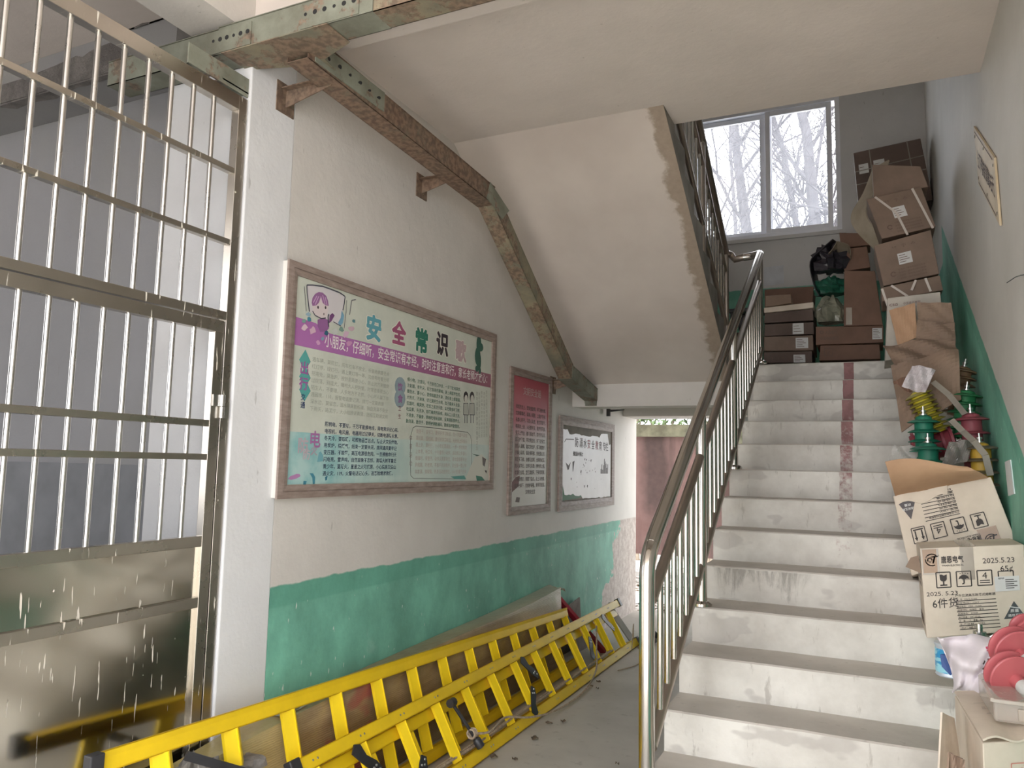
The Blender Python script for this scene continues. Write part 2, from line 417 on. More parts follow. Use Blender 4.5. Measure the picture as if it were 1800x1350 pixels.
# upper flight: rises towards the viewer
b = MB(); prof = [(X2, Y0, 2.18), (X2, 3.93, 3.464)]
pts = [(X2, Y0, 2.18), (X2, 3.938, 3.465), (X2, 3.938, SZ)]
for j in range(8, 0, -1):            # nosing j at y = Y0-(j-1)*TR
    yj = Y0-(j-1)*TR; zj = ZL+j*RI
    pts += [(X2, yj-TR if j < 8 else 3.938, zj), (X2, yj, zj), (X2, yj, zj-RI)]
pts2 = []
for q in pts:
    if not pts2 or (Vector(q)-Vector(pts2[-1])).length > 1e-4: pts2.append(q)
b.prism(pts2, (XL-X2, 0, 0)); o = obj('upper_flight', b, m_soffit, st)
o.data.materials.append(m_stringer)
for p in o.data.polygons:
    if abs(p.normal.x) > .9 or p.normal.z > .3: p.material_index = 1

# window_1 : white aluminium sliding window in the back wall
m_alu = mat('white_painted_aluminium', srgb(236, 238, 244), .4, c2=srgb(214, 218, 228), ns=3)
t = NT('dusty_glass'); nt_ = t.t; tr_ = t.n('ShaderNodeBsdfTransparent'); tl_ = t.n('ShaderNodeBsdfTranslucent'); gl_ = t.n('ShaderNodeBsdfGlossy'); m1 = t.n('ShaderNodeMixShader'); m2 = t.n('ShaderNodeMixShader')
tr_.inputs[0].default_value = (.98, .99, 1, 1); tl_.inputs[0].default_value = (.85, .9, 1, 1); gl_.inputs['Roughness'].default_value = .05
t.l(t.math('ADD', .035, t.math('MULTIPLY', t.noise(3, 5), .05)), m1.inputs[0]); t.l(tr_.outputs[0], m1.inputs[1]); t.l(tl_.outputs[0], m1.inputs[2]); m2.inputs[0].default_value = .05
t.l(m1.outputs[0], m2.inputs[1]); t.l(gl_.outputs[0], m2.inputs[2]); t.l(m2.outputs[0], nt_.nodes['Material Output'].inputs[0]); m_glass = t.m
win = bpy.data.objects.new('window_1', None); COL.objects.link(win); win.location = (WX0, YB, WZ0); win['kind'] = 'structure'; win['label'] = 'sliding window above the landing'
def rectframe(x0, x1, z0, z1, y0, y1, w_):
    b = MB(); b.box((x0, y0, z0), (x0+w_, y1, z1)); b.box((x1-w_, y0, z0), (x1, y1, z1)); b.box((x0+w_, y0, z0), (x1-w_, y1, z0+w_)); b.box((x0+w_, y0, z1-w_), (x1-w_, y1, z1)); return b
obj('window_frame', rectframe(WX0, WX1, WZ0, WZ1, YB+.005, YB+.10, .045), m_alu, win, bevel=.003)
def sash(x0, x1, y_):
    f = obj('sash', rectframe(x0, x1, WZ0+.04, WZ1-.045, y_, y_+.028, .05), m_alu, win, bevel=.003)
    b = MB().box((x0+.05, y_+.011, WZ0+.09), (x1-.05, y_+.017, WZ1-.095)); obj('pane', b, m_glass, f)
sash(WX0+.045, -.84, YB+.06); sash(-.90, -.275, YB+.02); sash(-1.0, -.78, YB+.062+.03) if False else None
# third leaf edge seen through the overlap
b = MB().box((-.955, YB+.062, WZ0+.05), (-.90, YB+.085, WZ1-.05)); obj('interlock', b, m_alu, win)
b = MB().box((WX0-.05, YB-.03, WZ0-.035), (WX1+.03, YB+.0, WZ0)); obj('window_sill', b, m_back, win)
portal('window_portal', (-.9, YB+.3, 4.48), (R(-90), 0, 0), 1.6, 1.5)
portal('door_portal', (-1.7, YB+.3, 1.0), (R(-90), 0, 0), 1.2, 2.0)
portal('side_room_portal', (-5.8, -.85, 2.25), (R(90), 0, 0), 2.4, 2.3)
portal('hall_portal', (-.2, -1.45, 1.75), (R(90), 0, 0), 6.0, 3.4)
# ------------------------------------------------------------------ stainless gate in the left wall
def steel(name, c=(190, 186, 178), rough=.22, drips=True, warp=.0):
    t = NT(name); x, y, z = t.xyz()
    base = t.mix(t.ramp(t.noise(3, 4), .3, .7), tuple(q*.82 for q in srgb(*c)), srgb(*c))
    t.set(Metallic=1.0)
    rr = t.math('ADD', rough, t.math('MULTIPLY', t.noise(6, 4), .08))
    if drips:
        v = t.mapp((1, 26, 2.1)); d1 = t.ramp(t.noise(2.6, 3, .5, v), .655, .67)
        d2 = t.ramp(t.noise(1.7, 3, .5, t.mapp((1, 1.2, 1.2), (3, 3, 3))), .40, .52)
        dr = t.math('MULTIPLY', d1, d2)
        sp_ = t.ramp(t.noise(34, 2, .5), .76, .78)
        dr = t.math('MAXIMUM', dr, sp_)
        base = t.mix(dr, base, srgb(214, 208, 194)); t.l(t.math('SUBTRACT', 1, dr), t.b.inputs['Metallic'])
        rr = t.math('ADD', rr, t.math('MULTIPLY', dr, .5))
    t.l(rr, t.b.inputs['Roughness']); t.color(base)
    if warp: t.bump(t.noise(2.2, 2, .4), warp, .05)
    return t.m
m_bar = steel('polished_steel_bar', (212, 210, 206), .24, False)
m_rail_s = steel('paint_spattered_steel', (198, 192, 182), .24)
m_panel = steel('brushed_steel_sheet', (214, 209, 198), .10, True, 0)
GX = XL-.03                      # plane of the gate
gate = thing('barred_gate', 'stainless steel barred gate with sheet-metal lower half, spattered with paint', 'gate', (GX, .95, 0))
def grail(name, y0, y1, z0, z1, m=m_rail_s, dx=.04):
    return obj(name, MB().box((GX-dx/2, y0, z0), (GX+dx/2, y1, z1)), m, gate, bevel=.002)
grail('post', 2.213, 2.258, 0, 2.975); grail('post', .95, .995, 0, 2.975)
grail('top_rail', .995, 2.213, 2.915, 2.975)
for z0, z1 in ((2.645, 2.668), (2.35, 2.372)): grail('cross_rail', .995, 2.213, z0, z1, dx=.03)
grail('transom_rail', .995, 2.213, 2.043, 2.077)
# upper bars
def gbar(y, z0, z1):
    return obj('bar', MB().tube([(GX, y, z0), (GX, y, z1)], .0095, 12), m_bar, gate, smooth=True)
g0 = gbar(1.1, 2.077, 2.915)
for k in range(1, 12):
    y = 1.1 + k*.1
    if y < 2.2: inst(g0, 0, .1*k, 0)
leafm = m_rail_s
leaf = obj('door_leaf', MB().box((GX-.016, 1.0, 1.992), (GX+.018, 2.208, 2.038)).box((GX-.016, 2.163, .03), (GX+.018, 2.208, 1.992)).box((GX-.016, 1.0, .03), (GX+.018, 1.045, 1.992)), m_rail_s, gate, bevel=.002)
def lrail(y0, y1, z0, z1, nm='leaf_rail'):
    return obj(nm, MB().box((GX-.014, y0, z0), (GX+.016, y1, z1)), m_rail_s, leaf, bevel=.002)
for z0, z1 in ((1.62, 1.645), (1.492, 1.515), (1.165, 1.205), (.94, .978), (.03, .075)): lrail(1.045, 2.163, z0, z1)
g1 = obj('leaf_bar', MB().tube([(GX, 1.13, 1.2), (GX, 1.13, 1.995)], .0095, 12), m_bar, leaf, smooth=True)
for k in range(1, 11): inst(g1, 0, .0945*k, 0)
# sheet panels, slightly oil-canned
def panel(z0, z1):
    b = MB()
    def fn(a, c):
        y = 1.045+a*1.118; z = z0+c*(z1-z0)
        return (GX-.001+.004*math.sin(a*5+z*3)*math.sin(c*math.pi)*math.sin(a*math.pi), y, z)
    b.sheet(fn, 24, 10, .002); return obj('sheet_panel', b, m_panel, leaf, smooth=True)
panel(.978, 1.165); panel(.075, .94)
for hz in (1.70, .22):
    h = obj('hinge', MB().tube([(GX+.028, 2.21, hz-.045), (GX+.028, 2.21, hz-.001)], .011, 12).tube([(GX+.028, 2.21, hz+.001), (GX+.028, 2.21, hz+.045)], .011, 12).box((GX+.018, 2.17, hz-.0), (GX+.024, 2.206, hz+.045)).box((GX+.018, 2.214, hz-.045), (GX+.024, 2.25, hz)), m_bar, gate, smooth=True)

# ------------------------------------------------------------------ stair railings
m_tube = steel('stainless_handrail', (206, 202, 196), .1, False)
m_tube2 = steel('dull_stainless_rail', (186, 176, 166), .3, False)
XRL = -.74; S = RI/TR
def zr(y, off): return ZL + (y-Y0)*S + off       # height along the flight
rail1 = thing('stair_railing', 'stainless steel tube railing along the open side of the lower flight', 'railing', (XRL, 2.8, 0))
ha = .885
ytop = 6.03
H0 = (XRL, 2.72, zr(2.72, ha))
pts = [(XRL, 2.83, .22)] + [(XRL, 2.83, zz) for zz in (.6, .9, 1.06)]
# newel bends over into the handrail
newz = zr(2.83, ha)
arc = []
pN = Vector((XRL, 2.70, 0)); 
newel_y = 2.74
e0 = Vector((XRL, newel_y, zr(newel_y, ha)-.0))
dirh = Vector((0, 1, S)).normalized()
arc = [Vector((XRL, newel_y, .2)), Vector((XRL, newel_y, .7)), e0+Vector((0, 0, -.075)), e0+Vector((0, .004, -.045)), e0+Vector((0, .014, -.018)), e0+Vector((0, .034, .010))+Vector((0, 0, 0)), e0+Vector((0, .06, .03)), e0+dirh*.12]
e0b = [Vector(q) for q in arc]
yend = 6.0
end = Vector((XRL, yend, zr(yend, ha)))
top_arc = [end+Vector((0, 0, 0)), end+Vector((-.006, .045, .02)), end+Vector((-.03, .07, .022)), end+Vector((-.08, .08, .015)), end+Vector((-.135, .078, .012))]
obj('handrail', MB().tube([arc[-2], arc[-1], end-dirh*.02]+top_arc, .029, 16), m_tube, rail1, smooth=True)
obj('newel_post', MB().tube(arc[:-1]+[arc[-2]+dirh*.01], .0285, 18), m_tube, rail1, smooth=True)
def post(y, z0, z1, par, x=XRL, r=.025):
    p = obj('post', MB().tube([(x, y, z0), (x, y, z1)], r, 16), m_tube, par, smooth=True)
    obj('base_collar', MB().lathe((x, y, z0), (x, y, z0+.03), [(0, r+.022), (.012, r+.022), (.022, r+.012), (.024, r+.002)], 20), m_tube, p, smooth=True)
    return p
post(3.71, nose(9)[1], zr(3.71, ha-.02), rail1); post(4.67, nose(6)[1]+.16, zr(4.67, ha-.02), rail1); post(5.98, ZL-.002, zr(5.98, ha-.02), rail1, r=.022)
segs = [(2.80, 3.68), (3.74, 4.64), (4.70, 5.95)]
for i, (ya, yb_) in enumerate(segs):
    for off, nm in ((ha-.20, 'upper_rail'), (.17, 'lower_rail')):
        a = Vector((XRL, ya, zr(ya, off))); b_ = Vector((XRL, yb_, zr(yb_, off)))
        obj(nm, MB().tube([a, b_], .0215, 14), m_tube2, rail1, smooth=True)
bal0 = obj('baluster', MB().tube([(XRL, 2.93, zr(2.93, .17)), (XRL, 2.93, zr(2.93, ha-.20))], .0115, 10), m_tube, rail1, smooth=True)
bb = random.Random(2)
yy = 2.93; n_ = 0
while yy < 5.9:
    yy += .112
    if min(abs(yy-3.71), abs(yy-4.67)) < .05: continue
    inst(bal0, 0, yy-2.93, (yy-2.93)*S)
# second railing, up the upper flight
X3 = -1.0
def zr2(y, off): return ZL + (Y0-y)*S + RI + off
rail2 = thing('stair_railing', 'dark steel tube railing of the upper flight, seen against the window', 'railing', (X3, 6.0, 0))
pe = Vector((X3, 6.0, zr2(6.0, .70)))
obj('handrail', MB().tube([end+Vector((-.135, .078, .012)), end+Vector((-.2, .078, .0)), (X3+.03, 6.09, pe.z-.01), (X3+.004, 6.06, pe.z), pe, (X3, 4.0, zr2(4.0, .70))], .027, 14), m_tube2, rail2, smooth=True)
for off, nm in ((.52, 'upper_rail'), (.10, 'lower_rail')):
    obj(nm, MB().tube([(X3, 5.97, zr2(5.97, off)), (X3, 4.0, zr2(4.0, off))], .019, 12), m_tube2, rail2, smooth=True)
for y, zb in ((6.02, ZL-.002), (5.1, ZL+RI*4-.002), (4.15, ZL+RI*8-.002)):
    obj('post', MB().tube([(X3, y, zb), (X3, y, zr2(y, .69))], .021, 12), m_tube2, rail2, smooth=True)
bal1 = obj('baluster', MB().tube([(X3, 5.9, zr2(5.9, .10)), (X3, 5.9, zr2(5.9, .52))], .0095, 8), m_tube, rail2, smooth=True)
for k in range(1, 17): inst(bal1, 0, -.112*k, .112*k*S)

# ------------------------------------------------------------------ galvanised cable tray
def rusty(name, c=(142, 146, 132), rust=.5, seed=0):
    t = NT(name)
    base = t.mix(t.ramp(t.noise(5, 6, .6, t.mapp(loc=(seed, 0, 0))), .35, .65), srgb(112, 112, 98), srgb(*c))
    r1 = t.ramp(t.noise(7, 8, .72, t.mapp(loc=(seed+3, 1, 2))), .62-rust*.22, .66-rust*.22)
    rc = t.mix(t.ramp(t.noise(40, 5), .4, .6), srgb(100, 80, 68), srgb(142, 118, 100))
    t.color(t.mix(t.math('MULTIPLY', r1, .75), base, rc)); t.set(Roughness=.7, Metallic=.15)
    t.bump(t.noise(40, 5, .7), .4, .004); return t.m
m_galv = rusty('weathered_galvanised_steel', rust=.35); m_rust = rusty('rusty_steel', (120, 96, 78), 1.1, 5); m_galvb = rusty('stained_galvanised_underside', (150, 140, 116), .6, 9)
m_hole = flat('dark_slot', (.02, .02, .02), .9)
tray = thing('cable_tray', 'rusty galvanised steel cable tray running under the ceiling and down the left wall', 'cable tray', (-2.05, 2.26, 3.15))
def trough(a, b, wd, ht, up=(0, 0, 1), lip=.012, th=.003, closed=True):
    """U-channel from a to b (centre of its underside), open top"""
    m = MB(); a = Vector(a); b = Vector(b); d = (b-a).normalized(); upv = Vector(up); sd = d.cross(upv).normalized(); u2 = sd.cross(d).normalized()
    m.bar(a+u2*th/2, b+u2*th/2, wd, th, up)
    for s_ in (-1, 1):
        m.bar(a+sd*s_*(wd/2-th/2)+u2*ht/2, b+sd*s_*(wd/2-th/2)+u2*ht/2, th, ht, up)
        m.bar(a+sd*s_*(wd/2-lip/2)+u2*(ht+th/2), b+sd*s_*(wd/2-lip/2)+u2*(ht+th/2), lip, th, up)
    m.bar(a+u2*(ht+th*1.5+.001), b+u2*(ht+th*1.5+.001), wd+.008, th, up)      # lid
    return m
ZT = 3.035; TW, TH = .115, .105
# main run across the hall
obj('tray_section', trough((-3.02, 2.2, ZT+.09), (-2.36, 2.2, ZT+.09), TW, TH), m_galv, tray)
obj('tray_section', trough((-2.36, 2.2, ZT+.09), (-1.60, 2.2, ZT+.09), TW+.008, TH+.004), m_galv, tray)
obj('tray_section', trough((-1.60, 2.2, ZT+.09), (.40, 2.2, ZT+.09), TW, TH), m_galvb, tray)
# splice plates with bolt holes
def splice(x0, x1, y, z, par=tray):
    s_ = obj('splice_plate', MB().box((x0, y-.004, z+.004), (x1, y, z+.1)), m_galv, par)
    b = MB(); n = 6
    for i in range(n):
        cx = x0+(x1-x0)*(i+.5)/n; r = .010 if i % 3 else .007
        b.lathe((cx, y-.0055, z+.06), (cx, y-.001, z+.06), [(0, r*.2), (.0005, r), (.004, r)], 10)
    obj('bolt_hole', b, m_hole, s_)['kind'] = 'stuff'
splice(-2.40, -2.18, 2.2-TW/2-.004, ZT+.09); splice(-1.93, -1.66, 2.2-TW/2-.004, ZT+.09)
# tee piece (underside flares towards the branch)
tee = MB(); z_ = ZT+.088
tee.prism([(-2.33, 2.13, z_), (-1.80, 2.13, z_), (-1.80, 2.27, z_), (-1.97, 2.33, z_-.0), (-1.985, 2.42, z_-.0), (-2.115, 2.42, z_), (-2.13, 2.33, z_), (-2.33, 2.27, z_)], (0, 0, -.004))
obj('tee_plate', tee, m_galvb, tray)
# branch along the wall
XB = -2.05
k0 = Vector((XB, 2.26, ZT+.06)); k1 = Vector((XB, 3.93, ZT-.005)); k2 = Vector((XB, 5.27, 2.14)); k3 = Vector((XB-.07, 6.055, 2.04))
obj('tray_section', trough(k0, k1, TW-.005, TH), m_rust, tray)
obj('tray_section', trough(k1, k2, TW-.012, TH-.01), m_galvb, tray)
obj('tray_section', trough(k2, k3, TW-.005, TH-.01), m_galv, tray)
bp = MB().box((XB+TW/2-.002, 2.30, ZT+.065), (XB+TW/2+.003, 2.78, ZT+.155)); o = obj('splice_plate', bp, m_galv, tray)
hb = MB()
for i in range(6):
    r = .011 if i % 2 else .008
    hb.lathe((XB+TW/2+.005, 2.38+i*.07, ZT+.115-i*.002), (XB+TW/2+.0, 2.38+i*.07, ZT+.115), [(0, r*.2), (.0005, r), (.003, r)], 10)
obj('bolt_hole', hb, m_hole, o)['kind'] = 'stuff'
kp = MB().prism([(XB+TW/2+.002, 3.82, ZT), (XB+TW/2+.002, 4.03, ZT-.06), (XB+TW/2+.002, 4.12, ZT+.02), (XB+TW/2+.002, 3.86, ZT+.11)], (.004, 0, 0)); o = obj('knee_plate', kp, m_galv, tray)
obj('end_plate', MB().box((-2.17, 6.04, 2.02), (-2.07, 6.062, 2.12)).box((-2.17, 6.052, 2.0), (-2.07, 6.062, 2.14)), m_galv, tray)
for (y, z, rng) in ((2.46, 3.05, .25), (3.585, 3.045, .22), (5.615, 2.115, .22)):
    br = obj('bracket', MB().box((XL, y-.055, z-.05), (XL+.006, y+.055, z+.085)).prism([(XL+.005, y, z-.02), (XL+rng, y, z+.035), (XL+rng, y, z+.06), (XL+.005, y, z+.06)], (0, .005, 0)).prism([(XL+.005, y-.03, z+.056), (XL+rng, y-.03, z+.056), (XL+rng, y+.005, z+.056), (XL+.005, y+.005, z+.056)], (0, 0, .005)), m_rust, tray, label='rusty angle bracket')
# rust-stained support angle from gate top to pillar
b = MB().box((-2.36, 2.12, 3.0), (-2.30, 2.50, 3.006)).box((-2.306, 1.95, 2.985), (-2.30, 2.258, 3.065))
obj('support_angle', b, m_galv, tray)
# small black bracket under the landing beam
q_ = at(1066, 720, 'y', 6.9)
tag(obj('black_bracket', MB().box((q_.x, 6.9, q_.z-.062), (q_.x+.035, 6.92, q_.z)).prism([(q_.x+.035, 6.9, q_.z-.022), (q_.x+.17, 6.9, q_.z-.006), (q_.x+.17, 6.9, q_.z), (q_.x+.035, 6.9, q_.z)], (0, .02, 0)).box((q_.x, 6.9, q_.z), (q_.x+.035, 6.92, 2.18)), flat('black_painted_steel', (.03, .03, .03), .6)), 'small black angle bracket under the landing behind the landing beam', 'bracket')
# ------------------------------------------------------------------ lettering helper
_tc = {}
_cur = bpy.data.curves.new('glyph_source', 'FONT'); _to = bpy.data.objects.new('glyph_source', _cur); COL.objects.link(_to); _cur.resolution_u = 2
def glyph(body, bold=0.0):
    """flat outline of a text: (x, y, layer) vertices, faces, width; heavy weights are stacked shifted copies"""
    key = (body, bold)
    if key not in _tc:
        thin = bold if bold <= .013 else 0
        _cur.body = body; _cur.offset = thin; bpy.context.view_layer.update()
        dg = bpy.context.evaluated_depsgraph_get(); me = bpy.data.meshes.new_from_object(_to.evaluated_get(dg))
        vs = [(v.co.x, v.co.y, 0) for v in me.vertices]; fs = [tuple(p.vertices) for p in me.polygons]; bpy.data.meshes.remove(me)
        if bold > .013:
            v0, f0 = vs, fs; vs = []; fs = []; n = 8 if bold > .025 else 4
            for k in range(n+1):
                r_ = 0 if k == n else bold*.75; a = 2*math.pi*k/n+.4; q = len(vs)
                vs += [(x+r_*math.cos(a), y+r_*math.sin(a), k) for x, y, _ in v0]; fs += [tuple(q+i for i in f) for f in f0]
        _tc[key] = (vs, fs, max([v[0] for v in vs] or [0]))
    return _tc[key]
LYR = .00006
def put(mb, body, A, B, up, bold=0.0, h=None):
    """text with its baseline from A to B, em height along vector up (length = em)"""
    vs, fs, wd = glyph(body, bold); A = Vector(A); B = Vector(B); up = Vector(up)
    if not vs: return mb
    ex = (B-A)/max(wd, 1e-6); nn = ex.cross(up).normalized()*LYR
    mb.add([A + ex*x + up*y + nn*l for x, y, l in vs], fs); return mb
def putchar(mb, ch, C, right, up, size, bold=0.0, sx=1.0):
    vs, fs, wd = glyph(ch, bold)
    if not vs: return mb
    x0, x1 = min(v[0] for v in vs), max(v[0] for v in vs); y0, y1 = min(v[1] for v in vs), max(v[1] for v in vs)
    k = size/max(y1-y0, x1-x0, .3); C = Vector(C); nn = Vector(right).cross(Vector(up)).normalized()*LYR
    mb.add([C + Vector(right)*((x-(x0+x1)/2)*k*sx) + Vector(up)*((y-(y0+y1)/2)*k) + nn*l for x, y, l in vs], fs); return mb
def pl(mb, pts, wd):
    """flat poly-line on the plane x=const"""
    pts = [Vector(p) for p in pts]
    for a, b_ in zip(pts, pts[1:]):
        d = (b_-a); 
        if d.length < 1e-6: continue
        n = Vector((d.x, -d.z, d.y)).normalized()*wd/2 
        mb.add([a-n, b_-n, b_+n, a+n], [(0, 1, 2, 3)])
    return mb
def disc(mb, c, ry, rz, n=14):
    c = Vector(c); return mb.add([c+Vector((0, math.cos(2*math.pi*i/n)*ry, math.sin(2*math.pi*i/n)*rz)) for i in range(n)], [tuple(range(n))])
def ink(name, c, rough=.6): return flat(name, srgb(*c), rough)
YV, ZV = Vector((0, 1, 0)), Vector((0, 0, 1))

t = NT('weathered_brown_frame'); x, y, z = t.xyz()
t.color(t.mix(t.ramp(t.noise(4, 6, .6, t.mapp((1, 3, 14))), .35, .7), srgb(130, 114, 106), srgb(160, 145, 136))); t.set(Roughness=.55); t.bump(t.noise(30, 4, .6), .15, .003)
m_frame = t.m
m_backw = flat('white_board_edge', srgb(214, 212, 206), .6)
def paper(name, c, c2, amt=.5, ns=4):
    t = NT(name); t.color(t.mix(t.ramp(t.noise(ns, 6, .6), .5-amt*.4, .5+amt*.4), srgb(*c2), srgb(*c))); t.set(Roughness=.32); t.b.inputs['Specular IOR Level'].default_value = .35
    t.bump(t.noise(5, 3, .5, t.mapp((1, 1, 3))), .08, .01); return t.m
def board(name, label, y0, y1, z0, z1, pm, fw=.058, dp=.04, edge=None):
    o = thing(name, label, 'notice board', (XL, (y0+y1)/2, z0))
    obj('backing', MB().box((XL+.001, y0+.004, z0+.004), (XL+dp-.014, y1-.004, z1-.004)), edge or m_backw, o)
    obj('poster', MB().box((XL+dp-.0139, y0+fw-.004, z0+fw-.004), (XL+dp-.012, y1-fw+.004, z1-fw+.004)), pm, o)
    A = [(y0, z0), (y1, z0), (y1, z1), (y0, z1)]; I = [(y0+fw, z0+fw), (y1-fw, z0+fw), (y1-fw, z1-fw), (y0+fw, z1-fw)]
    M = [(y0+fw*.5, z0+fw*.5), (y1-fw*.5, z0+fw*.5), (y1-fw*.5, z1-fw*.5), (y0+fw*.5, z1-fw*.5)]
    Mi = [(y0+fw*.56, z0+fw*.56), (y1-fw*.56, z0+fw*.56), (y1-fw*.56, z1-fw*.56), (y0+fw*.56, z1-fw*.56)]
    xa, xb = XL+dp-.013, XL+dp
    for i in range(4):
        j = (i+1) % 4; b = MB()
        prof = [(A, xa), (A, xb-.002), (M, xb), (M, xb-.003), (Mi, xb-.003), (Mi, xb+.001), (I, xb-.003), (I, xa)]
        vs = [(px_, P[i][0], P[i][1]) for P, px_ in prof]+[(px_, P[j][0], P[j][1]) for P, px_ in prof]; n = len(prof)
        b.add(vs, [(k, k+1, n+k+1, n+k) for k in range(n-1)]+[(0, n, 2*n-1, n-1), tuple(range(n)), tuple(range(2*n-1, n-1, -1))])
        obj('frame_rail', b, m_frame, o)
    return o, XL+dp-.0115
def stuffp(o): o['kind'] = 'stuff'; return o

# --- large safety notice board
m_p1 = paper('faded_poster_paper', (208, 212, 200), (190, 196, 184))
b1, xf = board('notice_board', 'large landscape framed notice board headed 安全常识歌 with a purple band', 2.500, 4.524, 1.334, 2.361, m_p1)
def W(u, v, lay=1): return at(u, v, 'x', xf+.0004*lay)
def G(X, Y, lay=3): return W(505+X/9, 470+Y/9, lay)
# band: horizontal in the world
zt = W(800, 643).z; zb_ = W(700, 644).z
zt = (W(640, 600).z + W(862, 659).z)/2; zbm = (W(519, 605.5).z + W(862, 682).z)/2
t = NT('purple_band_print'); xx, yy_, zz_ = t.xyz(); t.color(t.mix(t.ramp(t.math('DIVIDE', t.math('SUBTRACT', yy_, 2.6), 2.0), .2, .75), srgb(172, 112, 172), srgb(146, 88, 108))); t.set(Roughness=.35); m_band = t.m
b = MB().add([(xf+.0004, 2.56, zbm), (xf+.0004, 4.464, zbm), (xf+.0004, 4.464, zt), (xf+.0004, 2.95, zt), (xf+.0004, 2.8, zt+.0), (xf+.0004, 2.7, zt+.03), (xf+.0004, 2.56, zt+.035)], [tuple(range(7))])
obj('purple_band', b, m_band, b1)
m_wht = ink('white_lettering', (226, 220, 218))
yA = W(570, 604).y; yB = W(856, 672).y; em = (zt-zbm)*.74
b = MB(); put(b, '小朋友，仔细听，安全常识有本经，时时注意言和行，家长老师才放心：', (xf+.0012, yA, zbm+em*.42), (xf+.0012, yB, zbm+em*.42), ZV*em, .012)
stuffp(obj('band_lettering', b, m_wht, b1))
for ch, u0, v0, u1, v1, c in (('安', 640, 460, 775, 680, (96, 158, 170)), ('全', 848, 505, 965, 712, (156, 84, 116)), ('常', 1032, 565, 1138, 775, (44, 116, 98)), ('识', 1205, 600, 1292, 795, (52, 44, 52)), ('歌', 1352, 660, 1440, 845, (186, 164, 166))):
    q = W(500+(u0+u1)/9, 450+(v0+v1)/9, 3); hgt = (W(500+(u0+u1)/9, 450+v0/4.5).z - W(500+(u0+u1)/9, 450+v1/4.5).z)
    for off, cc, ly in ((.11, (226, 224, 212), 1), (.06, c, 4)):
        b = MB(); putchar(b, ch, (xf+.0004*ly, q.y, q.z), YV, ZV, hgt*(.96 if ly == 4 else 1.02), off); stuffp(obj('title_character', b, ink('title_ink', cc), b1))
def block(lines, l0, r0, l1, r1, c, nm='verse_lettering', bold=0.0, k=.72):
    n = len(lines); yl = (W(*l0).y+W(*l1).y)/2; yr = (W(*r0).y+W(*r1).y)/2
    z0 = (W(*l0).z+W(*r0).z)/2; z1 = (W(*l1).z+W(*r1).z)/2; p = (z0-z1)/(n-1); b = MB(); wmax = max(glyph(s_, bold)[2] for s_ in lines)
    for i, s_ in enumerate(lines):
        wd = glyph(s_, bold)[2]; z_ = z0-p*i; A_ = Vector((xf+.0012, yl, z_)); put(b, s_, A_, A_+YV*(yr-yl)*wd/wmax, ZV*p*k, bold)
    return stuffp(obj(nm, b, ink('verse_ink', c), b1))
block(['遇车辆，莫阻拦，闯车拦车不安全，折腿绝病重丢命', '红灯停，绿灯行，遇上黄灯等一等，见信号时看分明', '拐弯处，莫急跑，按铃走路更小心，防止对方来撞倒', '过院落，别逗犬，嘱咐大人把狗管，时常查看要当心', '陌生人，不要理，人多地方不去挤，小心坏人骗了你', '遇困境，110，报警电话要记清，拨打一定要救援', '深水边，莫留恋，溺水隔离勤练辅，独自洗澡不安全', '下雨天，路泥泞，大小相顾讲真情，团结互助讲文明'], (548.2, 634.4), (684.4, 661), (544.4, 720), (681, 736.7), (168, 172, 162))
block(['照明电，不要玩，千万不能摸电线，用电常识记心间。', '电视机，电风扇，电器用过记得关，切断电源防火患。', '冬天冷，要取暖，可燃物品离远点，防止火灾后悔晚。', '用炭炉，烧煤气，结束一定要关闭，房间通风要牢记', '变压器，不能攀，高压电源很危险，一旦接触命归天', '闪电亮，雷声鸣，自然现象不恋惊，高墙大树不靠近', '青少年，莫玩火，星星之火可燎原，小心烧房又烧山', '遇火灾，119，火警电话记心头，逃离险境求救援。'], (571, 747.8), (702, 760), (566, 834.4), (695, 836), (62, 74, 96), bold=.012)
block(['细小物，注意玩，千万别往口中含，一旦下肚有麻烦。', '注射器，有针尖，玩它容易伤害咱，染上病菌更危险。', '接热水，要小心，壶倒瓶翻烫坏身，烫好身上都冒烟。', '大热天，汗淋淋，切记莫把生水喝，肚子痛来头发昏。', '饥饿时，嘴莫馋，吃饭之前洗手脸，爱吃零食坏习惯。', '吃瓜果，先洗净，蚊叮蝇爬传染病，病从口入是主流。', '不挑食，不偏食，挑啥吃啥味道鲜，爱真搭配营养全。', '勤洗澡，勤洗手，勤晒被褥勤通风，勤剪指甲勤理发。'], (715.6, 669), (810, 687.7), (713.3, 742), (807.6, 752.8), (88, 122, 106), bold=.006)
block(['做孩子，爱学习，要好好学习听话，在小学里不顽皮', '要玩耍，看时间，要好好学习听话，天天向上多快乐', '路上走，靠右行，小小年纪莫逞能，一步一步往前走', '上体育，听口令，十分重视小动作，运动场上多留心', '做操时，排整齐，动作认真要到位，身体健康要牢记', '跑和跳，听老师，不推不挤讲秩序，安全第一要记牢', '体育课，换球鞋，热身活动做到位，小小伤痛不会来'], (731, 761), (823, 768.6), (729, 831.7), (817, 832.5), (186, 172, 166))
def vert(s_, u, v0, v1, c, bold=0.0, nm='side_heading', kk=.85, u2=None):
    b = MB(); n = len(s_)
    for i, ch in enumerate(s_):
        f = (i+.5)/n; q = W(u+((u2 or u)-u)*f, v0+(v1-v0)*f, 3); sz = (W(u, v0).z-W(u, v1).z)/n*kk
        putchar(b, ch, q, YV, ZV, sz, bold)
    return stuffp(obj(nm, b, ink('heading_ink', c), b1))
vert('出行', 536, 633, 688, (158, 96, 158), .03, u2=533); vert('交通', 533, 691, 719, (44, 66, 110), .02, u2=532)
